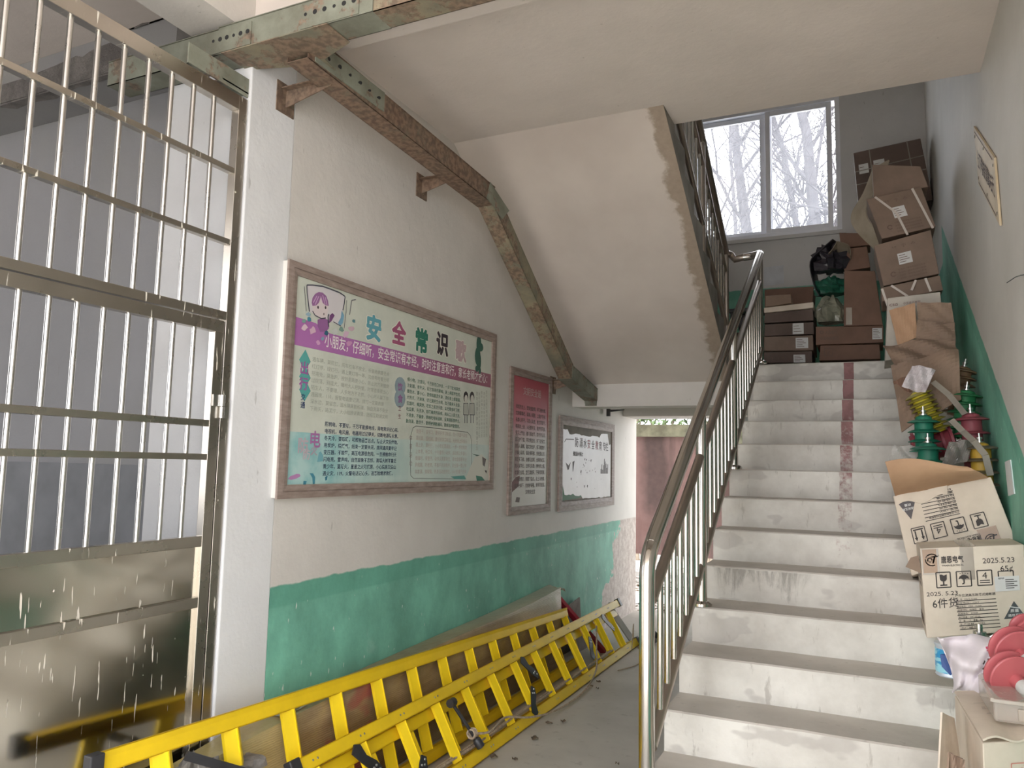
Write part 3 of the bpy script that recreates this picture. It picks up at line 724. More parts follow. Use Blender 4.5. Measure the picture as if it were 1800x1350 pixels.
vert('饮食', 703.5, 670, 711, (150, 104, 150), .03, kk=.75); vert('卫生', 702.5, 711, 739, (138, 88, 96), .0, kk=.6)
vert('体育活动', 722, 762, 822, (150, 138, 136), 0, kk=.6)
for u, v, ch, c, s_ in ((533, 783, '防', (186, 172, 180), .07), (554.5, 772, '电', (164, 110, 160), .075), (539, 798, '防', (196, 186, 192), .05), (552, 792, '火', (178, 160, 172), .045)):
    b = MB(); putchar(b, ch, W(u, v, 3), YV, ZV, s_, .03); stuffp(obj('side_heading', b, ink('heading_ink', c), b1))
for i in range(5): vert('要听话懂礼貌讲文明讲卫生', 838.5+i*4.2, 688-i*.5+(i % 2)*2, (792 if i == 0 else 770)-i*.5, (166, 166, 156), 0, 'side_verse', .8)
# teal diamonds and ovals behind the headings
b = MB(); 
for cy in (634, 663, 686): 
    q = W(536, cy, 1)+Vector((.00008*(cy-634)/25, 0, 0)); b.add([q+YV*.038, q+ZV*.05, q-YV*.038, q-ZV*.05], [(0, 1, 2, 3)])
obj('heading_ornament', b, ink('teal_ink', (88, 164, 158)), b1)['kind'] = 'stuff'
b = MB(); disc(b, W(703.5, 679, 1), .052, .05); disc(b, W(703, 700.5, 1.3), .052, .05); obj('heading_ornament', b, ink('violet_grey_ink', (140, 158, 164)), b1)['kind'] = 'stuff'
# rounded outline of the lower right verse
c_ = [(727, 841), (722, 836), (721, 800), (722, 765), (726, 752), (731, 749), (760, 752), (800, 757), (822, 760), (827, 766), (829, 775), (828.6, 842)]
b = MB(); pl(b, [W(u, v, 2) for u, v in c_], .004); pl(b, [W(727, 841, 2), W(830, 842, 2)], .003); obj('verse_outline', b, ink('grey_line_ink', (120, 124, 118)), b1)
# watercolour foot of the poster
t = NT('watercolour_wash'); xx, yy_, zz_ = t.xyz()
hgt = t.math('ADD', zz_, t.math('MULTIPLY', t.math('SUBTRACT', t.noise(3.2, 6, .65), .5), .34)); f = t.ramp(hgt, 1.43, 1.56, (1, 1, 1, 1), (0, 0, 0, 1))
sidef = t.math('MAXIMUM', t.ramp(yy_, .275, .32, (1, 1, 1, 1), (.35, .35, .35, 1)), 0)
yf = t.n('ShaderNodeMapRange'); t.l(yy_, yf.inputs[0]); yf.inputs[1].default_value = 2.75; yf.inputs[2].default_value = 3.6; yf.inputs[3].default_value = .85; yf.inputs[4].default_value = .25
f = t.math('MULTIPLY', f, yf.outputs[0]); cc = t.mix(t.ramp(t.noise(6, 5), .4, .6), srgb(112, 180, 184), srgb(168, 206, 204)); t.color(t.mix(f, srgb(203, 208, 197), cc)); t.set(Roughness=.35)
m_wash = t.m
b = MB().add([(xf+.0002, 2.56, 1.394), (xf+.0002, 4.464, 1.394), (xf+.0002, 4.464, 1.62), (xf+.0002, 2.56, 1.62)], [(0, 1, 2, 3)]); obj('watercolour_foot', b, m_wash, b1)
def poly(pts, c, nm='illustration', F=G, lay=3): 
    b = MB().add([F(X, Y, lay) for X, Y in pts], [tuple(range(len(pts)))[::-1]]); return obj(nm, b, ink('print_ink', c), b1)
def F5(X, Y, lay=3): return W(485+X/7.94, 700+Y/7.94, lay)
poly([(165, 1130), (200, 1090), (290, 1055), (330, 1060), (345, 1085), (290, 1120), (215, 1140)], (178, 130, 176), F=F5)
poly([(470, 1045), (520, 1050), (548, 1100), (545, 1195), (515, 1200), (508, 1110)], (70, 134, 152), F=F5); poly([(385, 1155), (430, 1155), (415, 1215), (380, 1215)], (70, 134, 152), F=F5)
poly([(600, 760), (625, 740), (660, 800), (655, 880), (575, 890)], (116, 170, 180), F=F5); poly([(685, 1100), (722, 1080), (712, 1140), (690, 1150)], (60, 120, 140), F=F5)
# reading child: paper sheet, head, hair, jersey, flowers
poly([(310, 280), (560, 300), (910, 455), (880, 680), (850, 930), (350, 700)], (206, 202, 204), lay=2)
poly([(395, 600), (400, 520), (500, 440), (640, 560), (645, 700), (610, 790), (540, 810), (470, 780), (410, 700)], (214, 202, 202), lay=3)
poly([(385, 560), (400, 480), (440, 420), (500, 388), (560, 400), (615, 450), (645, 530), (655, 610), (600, 600), (560, 560), (530, 470), (500, 560), (460, 600), (400, 610)], (148, 104, 150), lay=4)
for s_ in ([(410, 560), (470, 450)], [(440, 590), (500, 455)], [(560, 560), (530, 460)], [(600, 590), (560, 440)], [(630, 600), (600, 470)]): obj('illustration', pl(MB(), [G(*q, 5) for q in s_], .005), ink('print_ink', (196, 160, 196)), b1)
b = MB(); disc(b, G(487, 632, 5), .006, .007); disc(b, G(606, 636, 5), .006, .007); disc(b, G(578, 738, 5), .003, .006); obj('illustration', b, ink('print_ink', (74, 62, 70)), b1)
poly([(480, 830), (560, 800), (650, 830), (660, 960), (620, 1010), (520, 1020), (480, 930)], (146, 98, 148), lay=4); poly([(670, 760), (715, 722), (750, 760), (700, 850), (655, 890)], (118, 76, 122), lay=4)
poly([(860, 680), (900, 760), (880, 880), (840, 925), (800, 880), (845, 800)], (122, 166, 190), lay=4)
m_line = ink('print_line_ink', (74, 74, 88))
for pts_, w_ in (([(350, 700), (315, 400), (310, 280), (400, 280), (560, 300), (700, 350), (830, 400), (915, 460), (900, 580), (880, 680)], .006), ([(660, 740), (645, 780), (655, 940)], .008), ([(400, 690), (440, 760), (540, 810), (610, 800)], .005), ([(270, 300), (285, 500), (300, 690)], .003), ([(940, 520), (930, 700), (900, 960)], .003), ([(1085, 510), (1020, 520), (985, 750)], .004), ([(730, 860), (850, 930)], .004)):
    obj('illustration', pl(MB(), [G(*q, 5) for q in pts_], w_), m_line, b1)
rr = random.Random(5)
for cx, cy, s_, c in ((335, 740, 40, (150, 176, 190)), (345, 830, 45, (70, 130, 150)), (1050, 850, 35, (90, 130, 140)), (400, 1000, 70, (206, 172, 190)), (270, 950, 55, (214, 190, 200)), (760, 1020, 60, (196, 200, 196)), (930, 1060, 60, (206, 176, 196)), (1010, 970, 50, (198, 168, 180)), (490, 1190, 40, (206, 160, 196)), (620, 1040, 40, (52, 96, 120)), (860, 980, 45, (120, 150, 140)), (260, 850, 45, (120, 160, 150)), (560, 1130, 35, (130, 160, 180)), (980, 1200, 50, (200, 150, 186))):
    n = 9; poly([(cx+s_*rr.uniform(.55, 1.1)*math.cos(2*math.pi*i/n), cy+s_*rr.uniform(.55, 1.1)*math.sin(2*math.pi*i/n)) for i in range(n)], c, lay=5)
# standing officer in green, two small children, spotted dog
def F6(X, Y, lay=3): return W(790+X/9.64, 560+Y/9.64, lay)
m_off = ink('print_ink', (54, 96, 82))
for cx, cy, ry, rz, ly, mm in ((500, 430, .033, .055, 4, m_off), (520, 480, .045, .03, 4.4, m_off), (500, 560, .034, .045, 3, ink('print_ink', (208, 202, 192))), (480, 640, .038, .06, 4.8, m_off), (500, 730, .03, .06, 5.2, m_off), (465, 850, .022, .02, 5.6, m_off), (515, 885, .016, .022, 6, m_off)):
    obj('illustration', disc(MB(), F6(cx, cy, ly), ry, rz), mm, b1)
def F2(X, Y, lay=3): return W(690+X*.1704, 640+Y*.1704, lay)
for cx in (757, 820):
    obj('illustration', disc(MB(), F2(cx, 340, 4), .03, .035), ink('print_ink', (62, 58, 60)), b1); obj('illustration', disc(MB(), F2(cx+2, 362, 5), .022, .026), ink('print_ink', (196, 194, 184)), b1)
    poly([(cx-22, 405), (cx+22, 405), (cx+26, 525), (cx-24, 522)], (176, 178, 168), F=F2, lay=3)
    for s_ in (-12, 12): obj('illustration', pl(MB(), [F2(cx+s_, 525, 4), F2(cx+s_, 610, 4)], .006), m_line, b1)
    obj('illustration', pl(MB(), [F2(cx-24, 405, 4), F2(cx+22, 405, 4), F2(cx+27, 525, 4), F2(cx-25, 522, 4), F2(cx-24, 405, 4)], .004), m_line, b1)
poly([(740, 1210), (790, 1090), (850, 960), (920, 930), (990, 1000), (995, 1210)], (206, 206, 194), F=F2, lay=3); poly([(925, 955), (965, 980), (950, 1060), (930, 1040)], (110, 104, 100), F=F2, lay=4); poly([(950, 1095), (975, 1100), (965, 1130)], (60, 58, 58), F=F2, lay=5)
poly([(860, 1150), (920, 1160), (960, 1210), (870, 1210)], (70, 128, 110), F=F2, lay=4); poly([(600, 1160), (740, 1150), (760, 1190), (640, 1185)], (92, 150, 142), F=F2, lay=4); poly([(820, 925), (900, 940), (870, 950)], (84, 110, 100), F=F2, lay=4)

# --- narrow red board
t = NT('red_fading_poster'); xx, yy_, zz_ = t.xyz(); mr = t.n('ShaderNodeMapRange'); t.l(t.math('SUBTRACT', zz_, t.math('MULTIPLY', yy_, .12)), mr.inputs[0]); mr.inputs[1].default_value = 1.02; mr.inputs[2].default_value = 1.22
t.color(t.mix(mr.outputs[0], srgb(182, 180, 168), srgb(176, 84, 96))); t.set(Roughness=.4); m_p2 = t.m
b2, xf = board('notice_board', 'tall narrow framed notice board with red top fading to grey verse lines', 4.80, 5.57, 1.147, 2.185, m_p2, .055, .02, m_frame)
rr = random.Random(9); pool = '安全文明学习礼貌上下课堂同心好人行走楼梯不推拥挤排队守纪尊师爱友勤俭节约保护环境自立强'
b = MB(); putchar(b, '三', (xf+.0008, 5.1, 2.03), YV, ZV, .05); put(b, '文明安全谣', (xf+.0008, 5.03, 2.01), (xf+.0008, 5.36, 2.01), ZV*.065, .01); stuffp(obj('heading_lettering', b, ink('pale_heading_ink', (196, 168, 166)), b2))
b = MB(); z0 = 1.90
for i in range(13):
    s_ = '，'.join(''.join(rr.choice(pool) for _ in range(5)) for _ in range(3))+'。'; z_ = z0-i*.047
    put(b, s_, (xf+.0008, 4.91, z_), (xf+.0008, 5.46, z_), ZV*.034, .008)
put(b, '文明安全宣', (xf+.0008, 5.1, z0-13*.047), (xf+.0008, 5.28, z0-13*.047), ZV*.034, .008)
stuffp(obj('verse_lettering', b, ink('dark_verse_ink', (84, 70, 66)), b2))
obj('illustration', MB().add([(xf+.0006, 4.86, 1.30), (xf+.0006, 4.98, 1.345), (xf+.0006, 5.0, 1.42), (xf+.0006, 4.93, 1.41), (xf+.0006, 4.86, 1.37)], [(0, 1, 2, 3, 4)]), ink('print_ink', (120, 88, 84)), b2)
obj('illustration', MB().add([(xf+.0006, 4.89, 1.40), (xf+.0006, 4.99, 1.43), (xf+.0006, 4.97, 1.66), (xf+.0006, 4.95, 1.72), (xf+.0006, 4.90, 1.70)], [(0, 1, 2, 3, 4)]), ink('print_ink', (160, 140, 136)), b2)
obj('illustration', MB().add([(xf+.0006, 4.93, 1.235), (xf+.0006, 5.0, 1.23), (xf+.0006, 5.01, 1.265), (xf+.0006, 4.95, 1.27)], [(0, 1, 2, 3)]), ink('print_ink', (110, 100, 94)), b2)

# --- square board with torn white poster
m_p3 = mat('dark_bare_board', srgb(120, 112, 96), .7, c2=srgb(96, 90, 78))
b3, xf = board('notice_board', 'squarish framed notice board with a torn white poster and green scrap at its corner', 5.745, 7.20, 1.13, 1.905, m_p3, .075, .02, m_frame)
rr = random.Random(4)
ys = [5.84+i*(7.10-5.84)/26 for i in range(27)]; top = [(xf+.0004, y, 1.80-(.035 if 2 < i < 20 else 0)+rr.uniform(-.008, .008)-(.09 if i > 24 else 0)) for i, y in enumerate(ys)]
bot = [(xf+.0004, y, 1.215+(.13 if i < 1 else .045 if i < 6 else .028 if i < 10 else 0)+rr.uniform(-.006, .006)) for i, y in enumerate(ys)]
obj('torn_poster', MB().add(bot+top[::-1], [tuple(range(54))]), paper('torn_white_paper', (206, 204, 202), (192, 190, 188)), b3)
obj('green_scrap', MB().add([(xf+.0003, 5.83, 1.215), (xf+.0003, 6.2, 1.222), (xf+.0003, 6.55, 1.262), (xf+.0003, 6.2, 1.268), (xf+.0003, 5.95, 1.30), (xf+.0003, 5.86, 1.42), (xf+.0003, 5.83, 1.42)], [tuple(range(7))]), ink('green_print', (54, 110, 74)), b3)
for ch, y_, c in (('防', 6.16, (70, 60, 60)), ('溺', 6.27, (150, 140, 140)), ('水', 6.37, (70, 60, 60)), ('安', 6.47, (148, 70, 72)), ('全', 6.58, (64, 56, 56)), ('教', 6.69, (150, 66, 70)), ('育', 6.79, (74, 52, 52)), ('专', 6.90, (64, 58, 58)), ('栏', 6.98, (64, 58, 58))):
    stuffp(obj('heading_character', putchar(MB(), ch, (xf+.001, y_, 1.70-(y_-6.16)*.02), YV, ZV, .085, .02), ink('poster_ink', c), b3))
b = MB(); put(b, '预防溺水小贴士', (xf+.001, 6.07, 1.585), (xf+.001, 6.32, 1.585), ZV*.04, .03)
for i in range(26): 
    y_, z_ = (rr.uniform(6.25, 6.65), rr.uniform(1.42, 1.56)) if i < 18 else (rr.uniform(5.9, 7.0), rr.uniform(1.26, 1.5))
    s_ = rr.uniform(.005, .014); b.add([(xf+.001, y_-s_, z_), (xf+.001, y_+s_*.4, z_-s_), (xf+.001, y_+s_, z_+s_*.6), (xf+.001, y_-s_*.2, z_+s_)], [(0, 1, 2, 3)])
for i in range(9): 
    y_ = 6.80+i*.025; h_ = rr.uniform(.03, .10)+(.05 if 2 < i < 6 else 0); b.add([(xf+.001, y_, 1.43), (xf+.001, y_+.02, 1.43), (xf+.001, y_+.02, 1.43+h_), (xf+.001, y_, 1.43+h_*.9)], [(0, 1, 2, 3)])
b.add([(xf+.001, 5.90, 1.525), (xf+.001, 5.97, 1.50), (xf+.001, 6.02, 1.53), (xf+.001, 5.98, 1.47), (xf+.001, 5.95, 1.46)], [(0, 1, 2, 3, 4)]); b.add([(xf+.001, 6.07, 1.45), (xf+.001, 6.08, 1.45), (xf+.001, 6.11, 1.54), (xf+.001, 6.06, 1.53)], [(0, 1, 2, 3)])
stuffp(obj('poster_remnants', b, ink('dark_poster_ink', (74, 68, 66)), b3))
pl(b := MB(), [(xf+.001, 5.87, 1.69), (xf+.001, 5.90, 1.715), (xf+.001, 6.09, 1.72)], .008); obj('poster_rule', b, ink('dark_poster_ink', (90, 84, 80)), b3)

# --- cream plaque on the right wall, set along the slope of the stairs
sg = thing('wall_plaque', 'cream plaque with dark characters hung on the right wall parallel to the stairs', 'sign', (XR, 4.2, 2.9))
q = [at(1711, 222, 'x', XR-.012), at(1747, 277, 'x', XR-.012), at(1757, 397, 'x', XR-.012), at(1720, 325, 'x', XR-.012)]
obj('plaque_plate', MB().prism(q[::-1], (.010, 0, 0)), mat('cream_plaque', srgb(206, 190, 160), .5, c2=srgb(184, 166, 136)), sg, bevel=.002)
def SQ(a, c, off=.0135): # a: 0..1 left-right in view, c: 0..1 bottom-top
    L_ = q[3].lerp(q[0], c); R_ = q[2].lerp(q[1], c); p = L_.lerp(R_, a); return Vector((XR-off, p.y, p.z))
b = MB(); rgt = (SQ(1, .5)-SQ(0, .5)); up = SQ(.5, 1)-SQ(.5, 0)
for i, ch in enumerate('上下楼梯请靠右行'):
    c0 = SQ(.14+i*.104, .5); vs, fs, wd = glyph(ch, .015); b.add([c0+rgt*(x-.5)*.10+up*(y-.38)*.34+Vector((-LYR*l, 0, 0)) for x, y, l in vs], fs)
stuffp(obj('plaque_lettering', b, ink('plaque_ink', (70, 48, 40)), sg))
b = MB(); pl(b, [SQ(.05, .93, .0133), SQ(.93, .93, .0133)], .006); pl(b, [SQ(.05, .07, .0133), SQ(.9, .07, .0133)], .006)
obj('plaque_rule', b, ink('plaque_ink', (70, 48, 40)), sg)['kind'] = 'stuff'
for a, c in ((.06, .85), (.5, .87), (.94, .85), (.06, .15), (.5, .14), (.94, .14)): 
    p_ = SQ(a, c, .0125); obj('screw', MB().lathe(p_, p_+Vector((-.003, 0, 0)), [(0, .008), (.002, .007), (.003, .002)], 10), m_hole if False else mat('dull_screw', (.2, .17, .13), .5), sg)
# white paper stuck low on the back wall
pp = [at(1343, 470, 'y', YB-.004), at(1377, 466, 'y', YB-.004), at(1378, 498, 'y', YB-.004), at(1343, 503, 'y', YB-.004)]
tag(obj('paper_sheet', MB().prism([Vector(p_) for p_ in pp], (0, .003, 0)), mat('thin_white_paper', srgb(206, 210, 216), .7)), 'blank white sheet fixed low on the back wall under the window', 'paper')
# loose wire on the right wall
tag(obj('loose_wire', MB().tube([at(1800, 483, 'x', XR-.001), at(1794, 484, 'x', XR-.012), at(1785, 487, 'x', XR-.02), at(1776, 493, 'x', XR-.026), at(1770, 497, 'x', XR-.03)], .0018, 6), flat('dark_wire', (.05, .06, .06), .5), smooth=True), 'thin dark loose wire sticking out of the right wall', 'wire')
# ------------------------------------------------------------------ ladders lying along the left wall
def frp(name, c, seed=0):
    t = NT(name); t.color(t.mix(t.ramp(t.noise(5, 6, .6, t.mapp((1, 1, 1), (seed, 0, 0))), .35, .7), tuple(q*.86 for q in srgb(*c)), srgb(*c)))
    t.set(Roughness=.42); t.bump(t.noise(60, 3), .05, .002); return t.m
m_yel = frp('yellow_fibreglass', (246, 208, 32)); m_yel2 = frp('yellow_rung', (252, 218, 36), 4)
m_blk = mat('black_plastic', (.02, .02, .022), .4, c2=(.04, .04, .045)); m_zinc = flat('zinc_bolt', (.6, .6, .6), .3, 1)
def channel(mb, a, b, wd, dp, nrm, th=.004):
    """C-channel rail from a to b: web of height wd, flanges dp deep along nrm"""
    a = Vector(a); b = Vector(b); d = (b-a).normalized(); n = Vector(nrm).normalized(); s = d.cross(n).normalized()
    for base, w_, h_ in ((n*0, wd, th),):
        mb.add([p+s*e*wd/2+n*f for p in (a, b) for e, f in ((-1, 0), (1, 0), (1, th), (-1, th))], [(3, 2, 1, 0), (4, 5, 6, 7), (0, 1, 5, 4), (1, 2, 6, 5), (2, 3, 7, 6), (3, 0, 4, 7)])
    for e in (-1, 1):
        mb.add([p+s*(e*wd/2-e*g)+n*f for p in (a, b) for g, f in ((0, th), (th, th), (th, dp), (0, dp))], [(3, 2, 1, 0), (4, 5, 6, 7), (0, 1, 5, 4), (1, 2, 6, 5), (2, 3, 7, 6), (3, 0, 4, 7)])
    return mb
def rung(a, b, wy, dp):
    """ridged step profile between rails; a bottom, b top (vectors), width along Y"""
    a = Vector(a); b = Vector(b); d = (b-a).normalized(); n = Vector((0, 1, 0)).cross(d).normalized()
    if n.x < 0: n = -n
    prof = [(-wy/2, 0), (wy*.06, dp*.28), (wy*.06, dp*.36), (wy*.12, dp*.36), (wy/2, -dp*.1), (wy/2, -dp*.3), (-wy/2, -dp*.25)]
    vs = [p+Vector((0, u, 0))+n*v for p in (a, b) for u, v in prof]; m = len(prof)
    fs = [(k, (k+1) % m, m+(k+1) % m, m+k) for k in range(m)]+[tuple(range(m-1, -1, -1)), tuple(range(m, 2*m))]
    return MB().add(vs, fs)
# A: single tapering ladder section, leaning back on the wrapped package
LA = thing('yellow_ladder', 'single yellow fibreglass ladder leaning behind the hinged pair, against the wrapped package', 'ladder', (-2.04, 3.6, 0))
def topA(y): return Vector((-2.15-.0*(y-3), y, .416+(4.916-y)*.047))
bA0, bA1 = Vector((-2.03, 1.66, .045)), Vector((-2.03, 5.62, .045))
tA0, tA1 = topA(1.66), topA(5.64)
nA = Vector((1, 0, .28)).normalized()
for nm, a, b_ in (('rail', tA0, tA1), ('rail', bA0, bA1)):
    obj(nm, channel(MB(), a, b_, .062, -.024, nA, .004).bar(a+nA*.0, b_+nA*.0, .002, .06), m_yel, LA)
for k in range(13):
    y = 1.909+k*.3065
    a = Vector((-2.036, y, .075)); b_ = topA(y)+Vector((0, 0, -.03)); obj('rung', rung(a, b_, .082, .055), m_yel2, LA)
obj('rail_cap', MB().bar(tA0+Vector((.004, -.03, .001)), tA0+Vector((.004, .018, 0)), .036, .07), m_blk, LA, bevel=.004)
obj('side_brace', MB().bar((-2.12, 1.98, .50), (-2.05, 2.24, .36), .01, .03), m_blk, LA)
# B: hinged ladder, two sections folded together
LB = thing('yellow_ladder', 'hinged pair of yellow fibreglass ladders folded flat, black hinges and a rope tied on', 'ladder', (-1.85, 4.2, 0))
dB = Vector((-.17, 0, .305)).normalized(); nB = Vector((.305, 0, .17)).normalized()
def PB(y, h, off=0): return Vector((-1.835, y, .035)) + dB*h + nB*off
WB = .345
for sec, off, ya, yb_, WW in ((0, 0, 2.40, 6.52, WB), (1, -.045, 2.46, 6.45, WB-.062)):
    f = obj('front_section' if sec == 0 else 'rear_section', channel(MB(), PB(ya, WW, off), PB(yb_, WW, off), .058, -.026, nB), m_yel, LB)
    obj('rail', channel(MB(), PB(ya, 0, off), PB(yb_, 0, off), .058, -.026, nB), m_yel, f)
    r0 = None
    for k in range(13):
        y = 2.51+k*.3065+(.085 if sec else 0)
        if y > yb_-.1: break
        if r0 is None: r0 = obj('rung', rung(PB(y, .03, off-.012), PB(y, WW-.03, off-.012), .07, .052), m_yel2, f); y00 = y
        else: inst(r0, 0, y-y00, 0)
for y in (2.41, 6.50):
    s_ = -1 if y < 4 else 1
    for h in (0, WB): obj('foot_cap', MB().bar(PB(y+s_*.035, h, -.008), PB(y-s_*.02, h, -.008), .04, .07, up=dB), m_blk, LB, bevel=.005)
for y, h, fl in ((4.42, WB-.05, 1), (4.30, .02, -1), (5.98, WB-.05, 1), (2.74, WB-.05, 1), (3.05, .02, -1), (5.45, .10, -1)):
    P_ = lambda u, v: PB(y+u, h+v*fl, .006)
    hg = MB().prism([P_(-.03, -.0), P_(.0, .03), P_(.035, .02), P_(.05, -.03), P_(.10, -.07), P_(.12, -.11), P_(.09, -.13), P_(.055, -.10), P_(.01, -.05)], nB*.006)
    ho = obj('hinge', hg, m_blk, LB)
    for u, v in ((.085, -.085), (.1, -.105), (.065, -.09)):
        c_ = P_(u, v)+nB*.006; obj('bolt', MB().lathe(c_, c_+nB*.004, [(0, .006), (.003, .005), (.004, .001)], 8), m_zinc, ho)
# paired rivets on the rails
rv = None
for sec_h in (WB, 0):
    for k in range(13):
        y = 2.51+k*.3065
        for dy in (-.012, .016):
            c_ = PB(y+dy, sec_h, .004)
            if rv is None: rv = obj('rivet', MB().lathe(c_, c_+nB*.003, [(0, .005), (.002, .004), (.003, .001)], 6), m_zinc, LB); c0 = c_
            else: inst(rv, *(c_-c0))
# black steel stop bar with the rope knotted on it
a = PB(3.50, WB-.06, .03); b_ = PB(3.58, .07, .03)
sb = obj('lock_bar', MB().tube([a, b_], .009, 10).tube([a+Vector((0, -.02, .0)), a+Vector((0, .02, .0))], .022, 10).lathe(b_, b_+(b_-a).normalized()*.05, [(-.01, .014), (0, .022), (.04, .022), (.042, .01)], 12), m_blk, LB, smooth=True, label='black steel locking bar')
obj('end_cap', MB().lathe(a, a+(a-b_).normalized()*.02, [(0, .016), (.012, .016), (.014, .008)], 12), m_zinc, sb)
m_rope = mat('beige_rope', srgb(186, 170, 148), .9, c2=srgb(150, 132, 112), ns=60)
kn = b_+(a-b_)*.18
def smooth_path(P, n=8):
    P = [Vector(p) for p in P]; out = []
    for i in range(len(P)-1):
        p0, p1, p2, p3 = P[max(i-1, 0)], P[i], P[i+1], P[min(i+2, len(P)-1)]
        for k in range(n):
            t_ = k/n; out.append(.5*((2*p1)+(p2-p0)*t_+(2*p0-5*p1+4*p2-p3)*t_*t_+(3*p1-p0-3*p2+p3)*t_**3))
    return out+[P[-1]]
rope = obj('rope', MB().tube(smooth_path([kn, kn+Vector((.04, .12, -.02)), (-1.86, 3.95, .115), (-1.80, 4.15, .07), (-1.765, 4.45, .03), (-1.755, 4.9, .02), (-1.80, 5.3, .06), (-1.88, 5.55, .17), (-1.96, 5.78, .27)]), .006, 7), m_rope, smooth=True)
tag(rope, 'beige rope knotted to the black bar of the front ladder and trailing onto the floor', 'rope')
for i in range(3): obj('knot', MB().tube(smooth_path([kn+Vector((.0, (i-1)*.012, 0))+.022*Vector((math.cos(q_), 0, math.sin(q_))) for q_ in [j*1.05 for j in range(7)]], 4), .005, 6), m_rope, rope, smooth=True)
tag(obj('rope', MB().tube(smooth_path([(-1.87, 2.6, .075), (-1.865, 3.1, .085), (-1.868, 3.6, .072), (-1.862, 4.1, .085), (-1.867, 4.7, .078), (-1.862, 5.3, .085), (-1.86, 5.9, .08)]), .006, 6).tube(smooth_path([(-1.885, 2.6, .07), (-1.88, 3.2, .08), (-1.885, 3.9, .07), (-1.88, 4.5, .082), (-1.885, 5.1, .07), (-1.87, 5.9, .082)]), .006, 6), m_rope, smooth=True), 'pale doubled rope running inside the lowest rail of the hinged ladders', 'rope', kind='stuff')
b = MB().tube(smooth_path([(-1.80, 6.2, .03), (-1.83, 6.35, .20), (-1.86, 6.48, .02), (-1.70, 6.2, .008), (-1.65, 5.85, .008), (-1.73, 5.6, .008)]), .004, 6)
tag(obj('thin_cord', b, m_rope, smooth=True), 'thin pale cord looped at the far end of the hinged ladders', 'cord')
# wrapped package behind them
def wrapmat():
    t = NT('dusty_plastic_wrap'); x, y, z = t.xyz()
    c = t.mix(t.ramp(t.noise(3, 6, .6, t.mapp((1, .6, 2))), .35, .66), srgb(128, 104, 76), srgb(176, 156, 122))
    mr = t.n('ShaderNodeMapRange'); t.l(t.math('ADD', y, t.math('MULTIPLY', t.noise(2.5, 4), 1.2)), mr.inputs[0]); mr.inputs[1].default_value = 2.75; mr.inputs[2].default_value = 3.4; mr.inputs[3].default_value = 1; mr.inputs[4].default_value = 0
    c = t.mix(mr.outputs[0], c, srgb(196, 182, 126))
    red = t.math('MULTIPLY', t.ramp(t.noise(2.6, 3, .5, t.mapp((1, 1, 1.6), (2, 3.4, 1))), .5, .56), t.math('MULTIPLY', t.math('GREATER_THAN', y, 2.78), t.math('LESS_THAN', y, 3.12)))
    c = t.mix(t.math('MULTIPLY', red, .8), c, srgb(160, 76, 80))
    topf = t.ramp(t.math('SUBTRACT', z, t.math('MULTIPLY', t.math('SUBTRACT', 5.5, y), .03)), .47, .50)
    c = t.mix(t.math('MULTIPLY', topf, .55), c, srgb(178, 172, 152))
    t.color(c); t.set(Roughness=.3); t.b.inputs['Coat Weight'].default_value = .35
    wv = t.n('ShaderNodeTexWave'); wv.bands_direction = 'Z'; wv.inputs['Scale'].default_value = 34; wv.inputs['Distortion'].default_value = 3; wv.inputs['Detail'].default_value = 2; t.l(t.P(), wv.inputs['Vector'])
    t.bump(t.math('ADD', t.math('MULTIPLY', wv.outputs['Fac'], .12), t.noise(9, 5, .6, t.mapp((1, .5, 1.5)))), .5, .012); return t.m
m_wrap = wrapmat()
rr = random.Random(21)
secs = [(1.98, .40, .10), (2.35, .45, .112), (2.8, .475, .112), (3.3, .495, .112), (3.9, .515, .112), (4.5, .53, .115), (5.0, .55, .118), (5.40, .57, .12), (5.55, .58, .12)]
vs = []; NS = 12
for y, top, dp in secs:
    ring = []
    for (x_, z_) in ((0, .0), (0, top*.5), (0, top), (dp*.35, top+.002), (dp*.7, top-.002), (dp*.97, top-.008), (dp*1.03, top-.03), (dp*1.0, top*.75), (dp*1.02, top*.5), (dp*1.0, top*.25), (dp*.98, .0), (dp*.5, .0)):
        ring.append((XL+.004+x_+(rr.uniform(-.008, .008) if x_ > .02 else 0), y, max(0, z_+(rr.uniform(-.006, .006) if 0 < z_ < top else 0))))
    vs += ring
n_s = len(secs)
fs = [(i*NS+k, i*NS+(k+1) % NS, (i+1)*NS+(k+1) % NS, (i+1)*NS+k) for i in range(n_s-1) for k in range(NS)]+[tuple(range(NS-1, -1, -1)), tuple((n_s-1)*NS+k for k in range(NS))]
pk = obj('wrapped_package', MB().add(vs, fs), m_wrap, smooth=True); tag(pk, 'long brown package in dusty translucent plastic wrap standing against the green wall behind the ladders', 'package')
# flaps of film at the far end and the paper label
obj('film_flap', MB().sheet(lambda a, c: (XL+.01+a*.125, 5.55+.05*c+.015*math.sin(a*9), .575-.02*c*c-.012*a+.008*math.sin(c*6+a*4)), 8, 4, .002), m_wrap, pk, smooth=True)
lb = obj('paper_label', MB().sheet(lambda a, c: (XL+.015+c*.08, 2.52+a*.16, .466+.004*math.sin(a*7)), 4, 3, .001), mat('worn_label', srgb(206, 202, 190), .6), pk, label='small white printed label')
b = MB(); put(b, '合格证', (XL+.085, 2.55, .4725), (XL+.085, 2.64, .4725), (-.035, 0, 0), .02); stuffp(obj('label_lettering', b, ink('label_ink', (90, 84, 80)), pk))
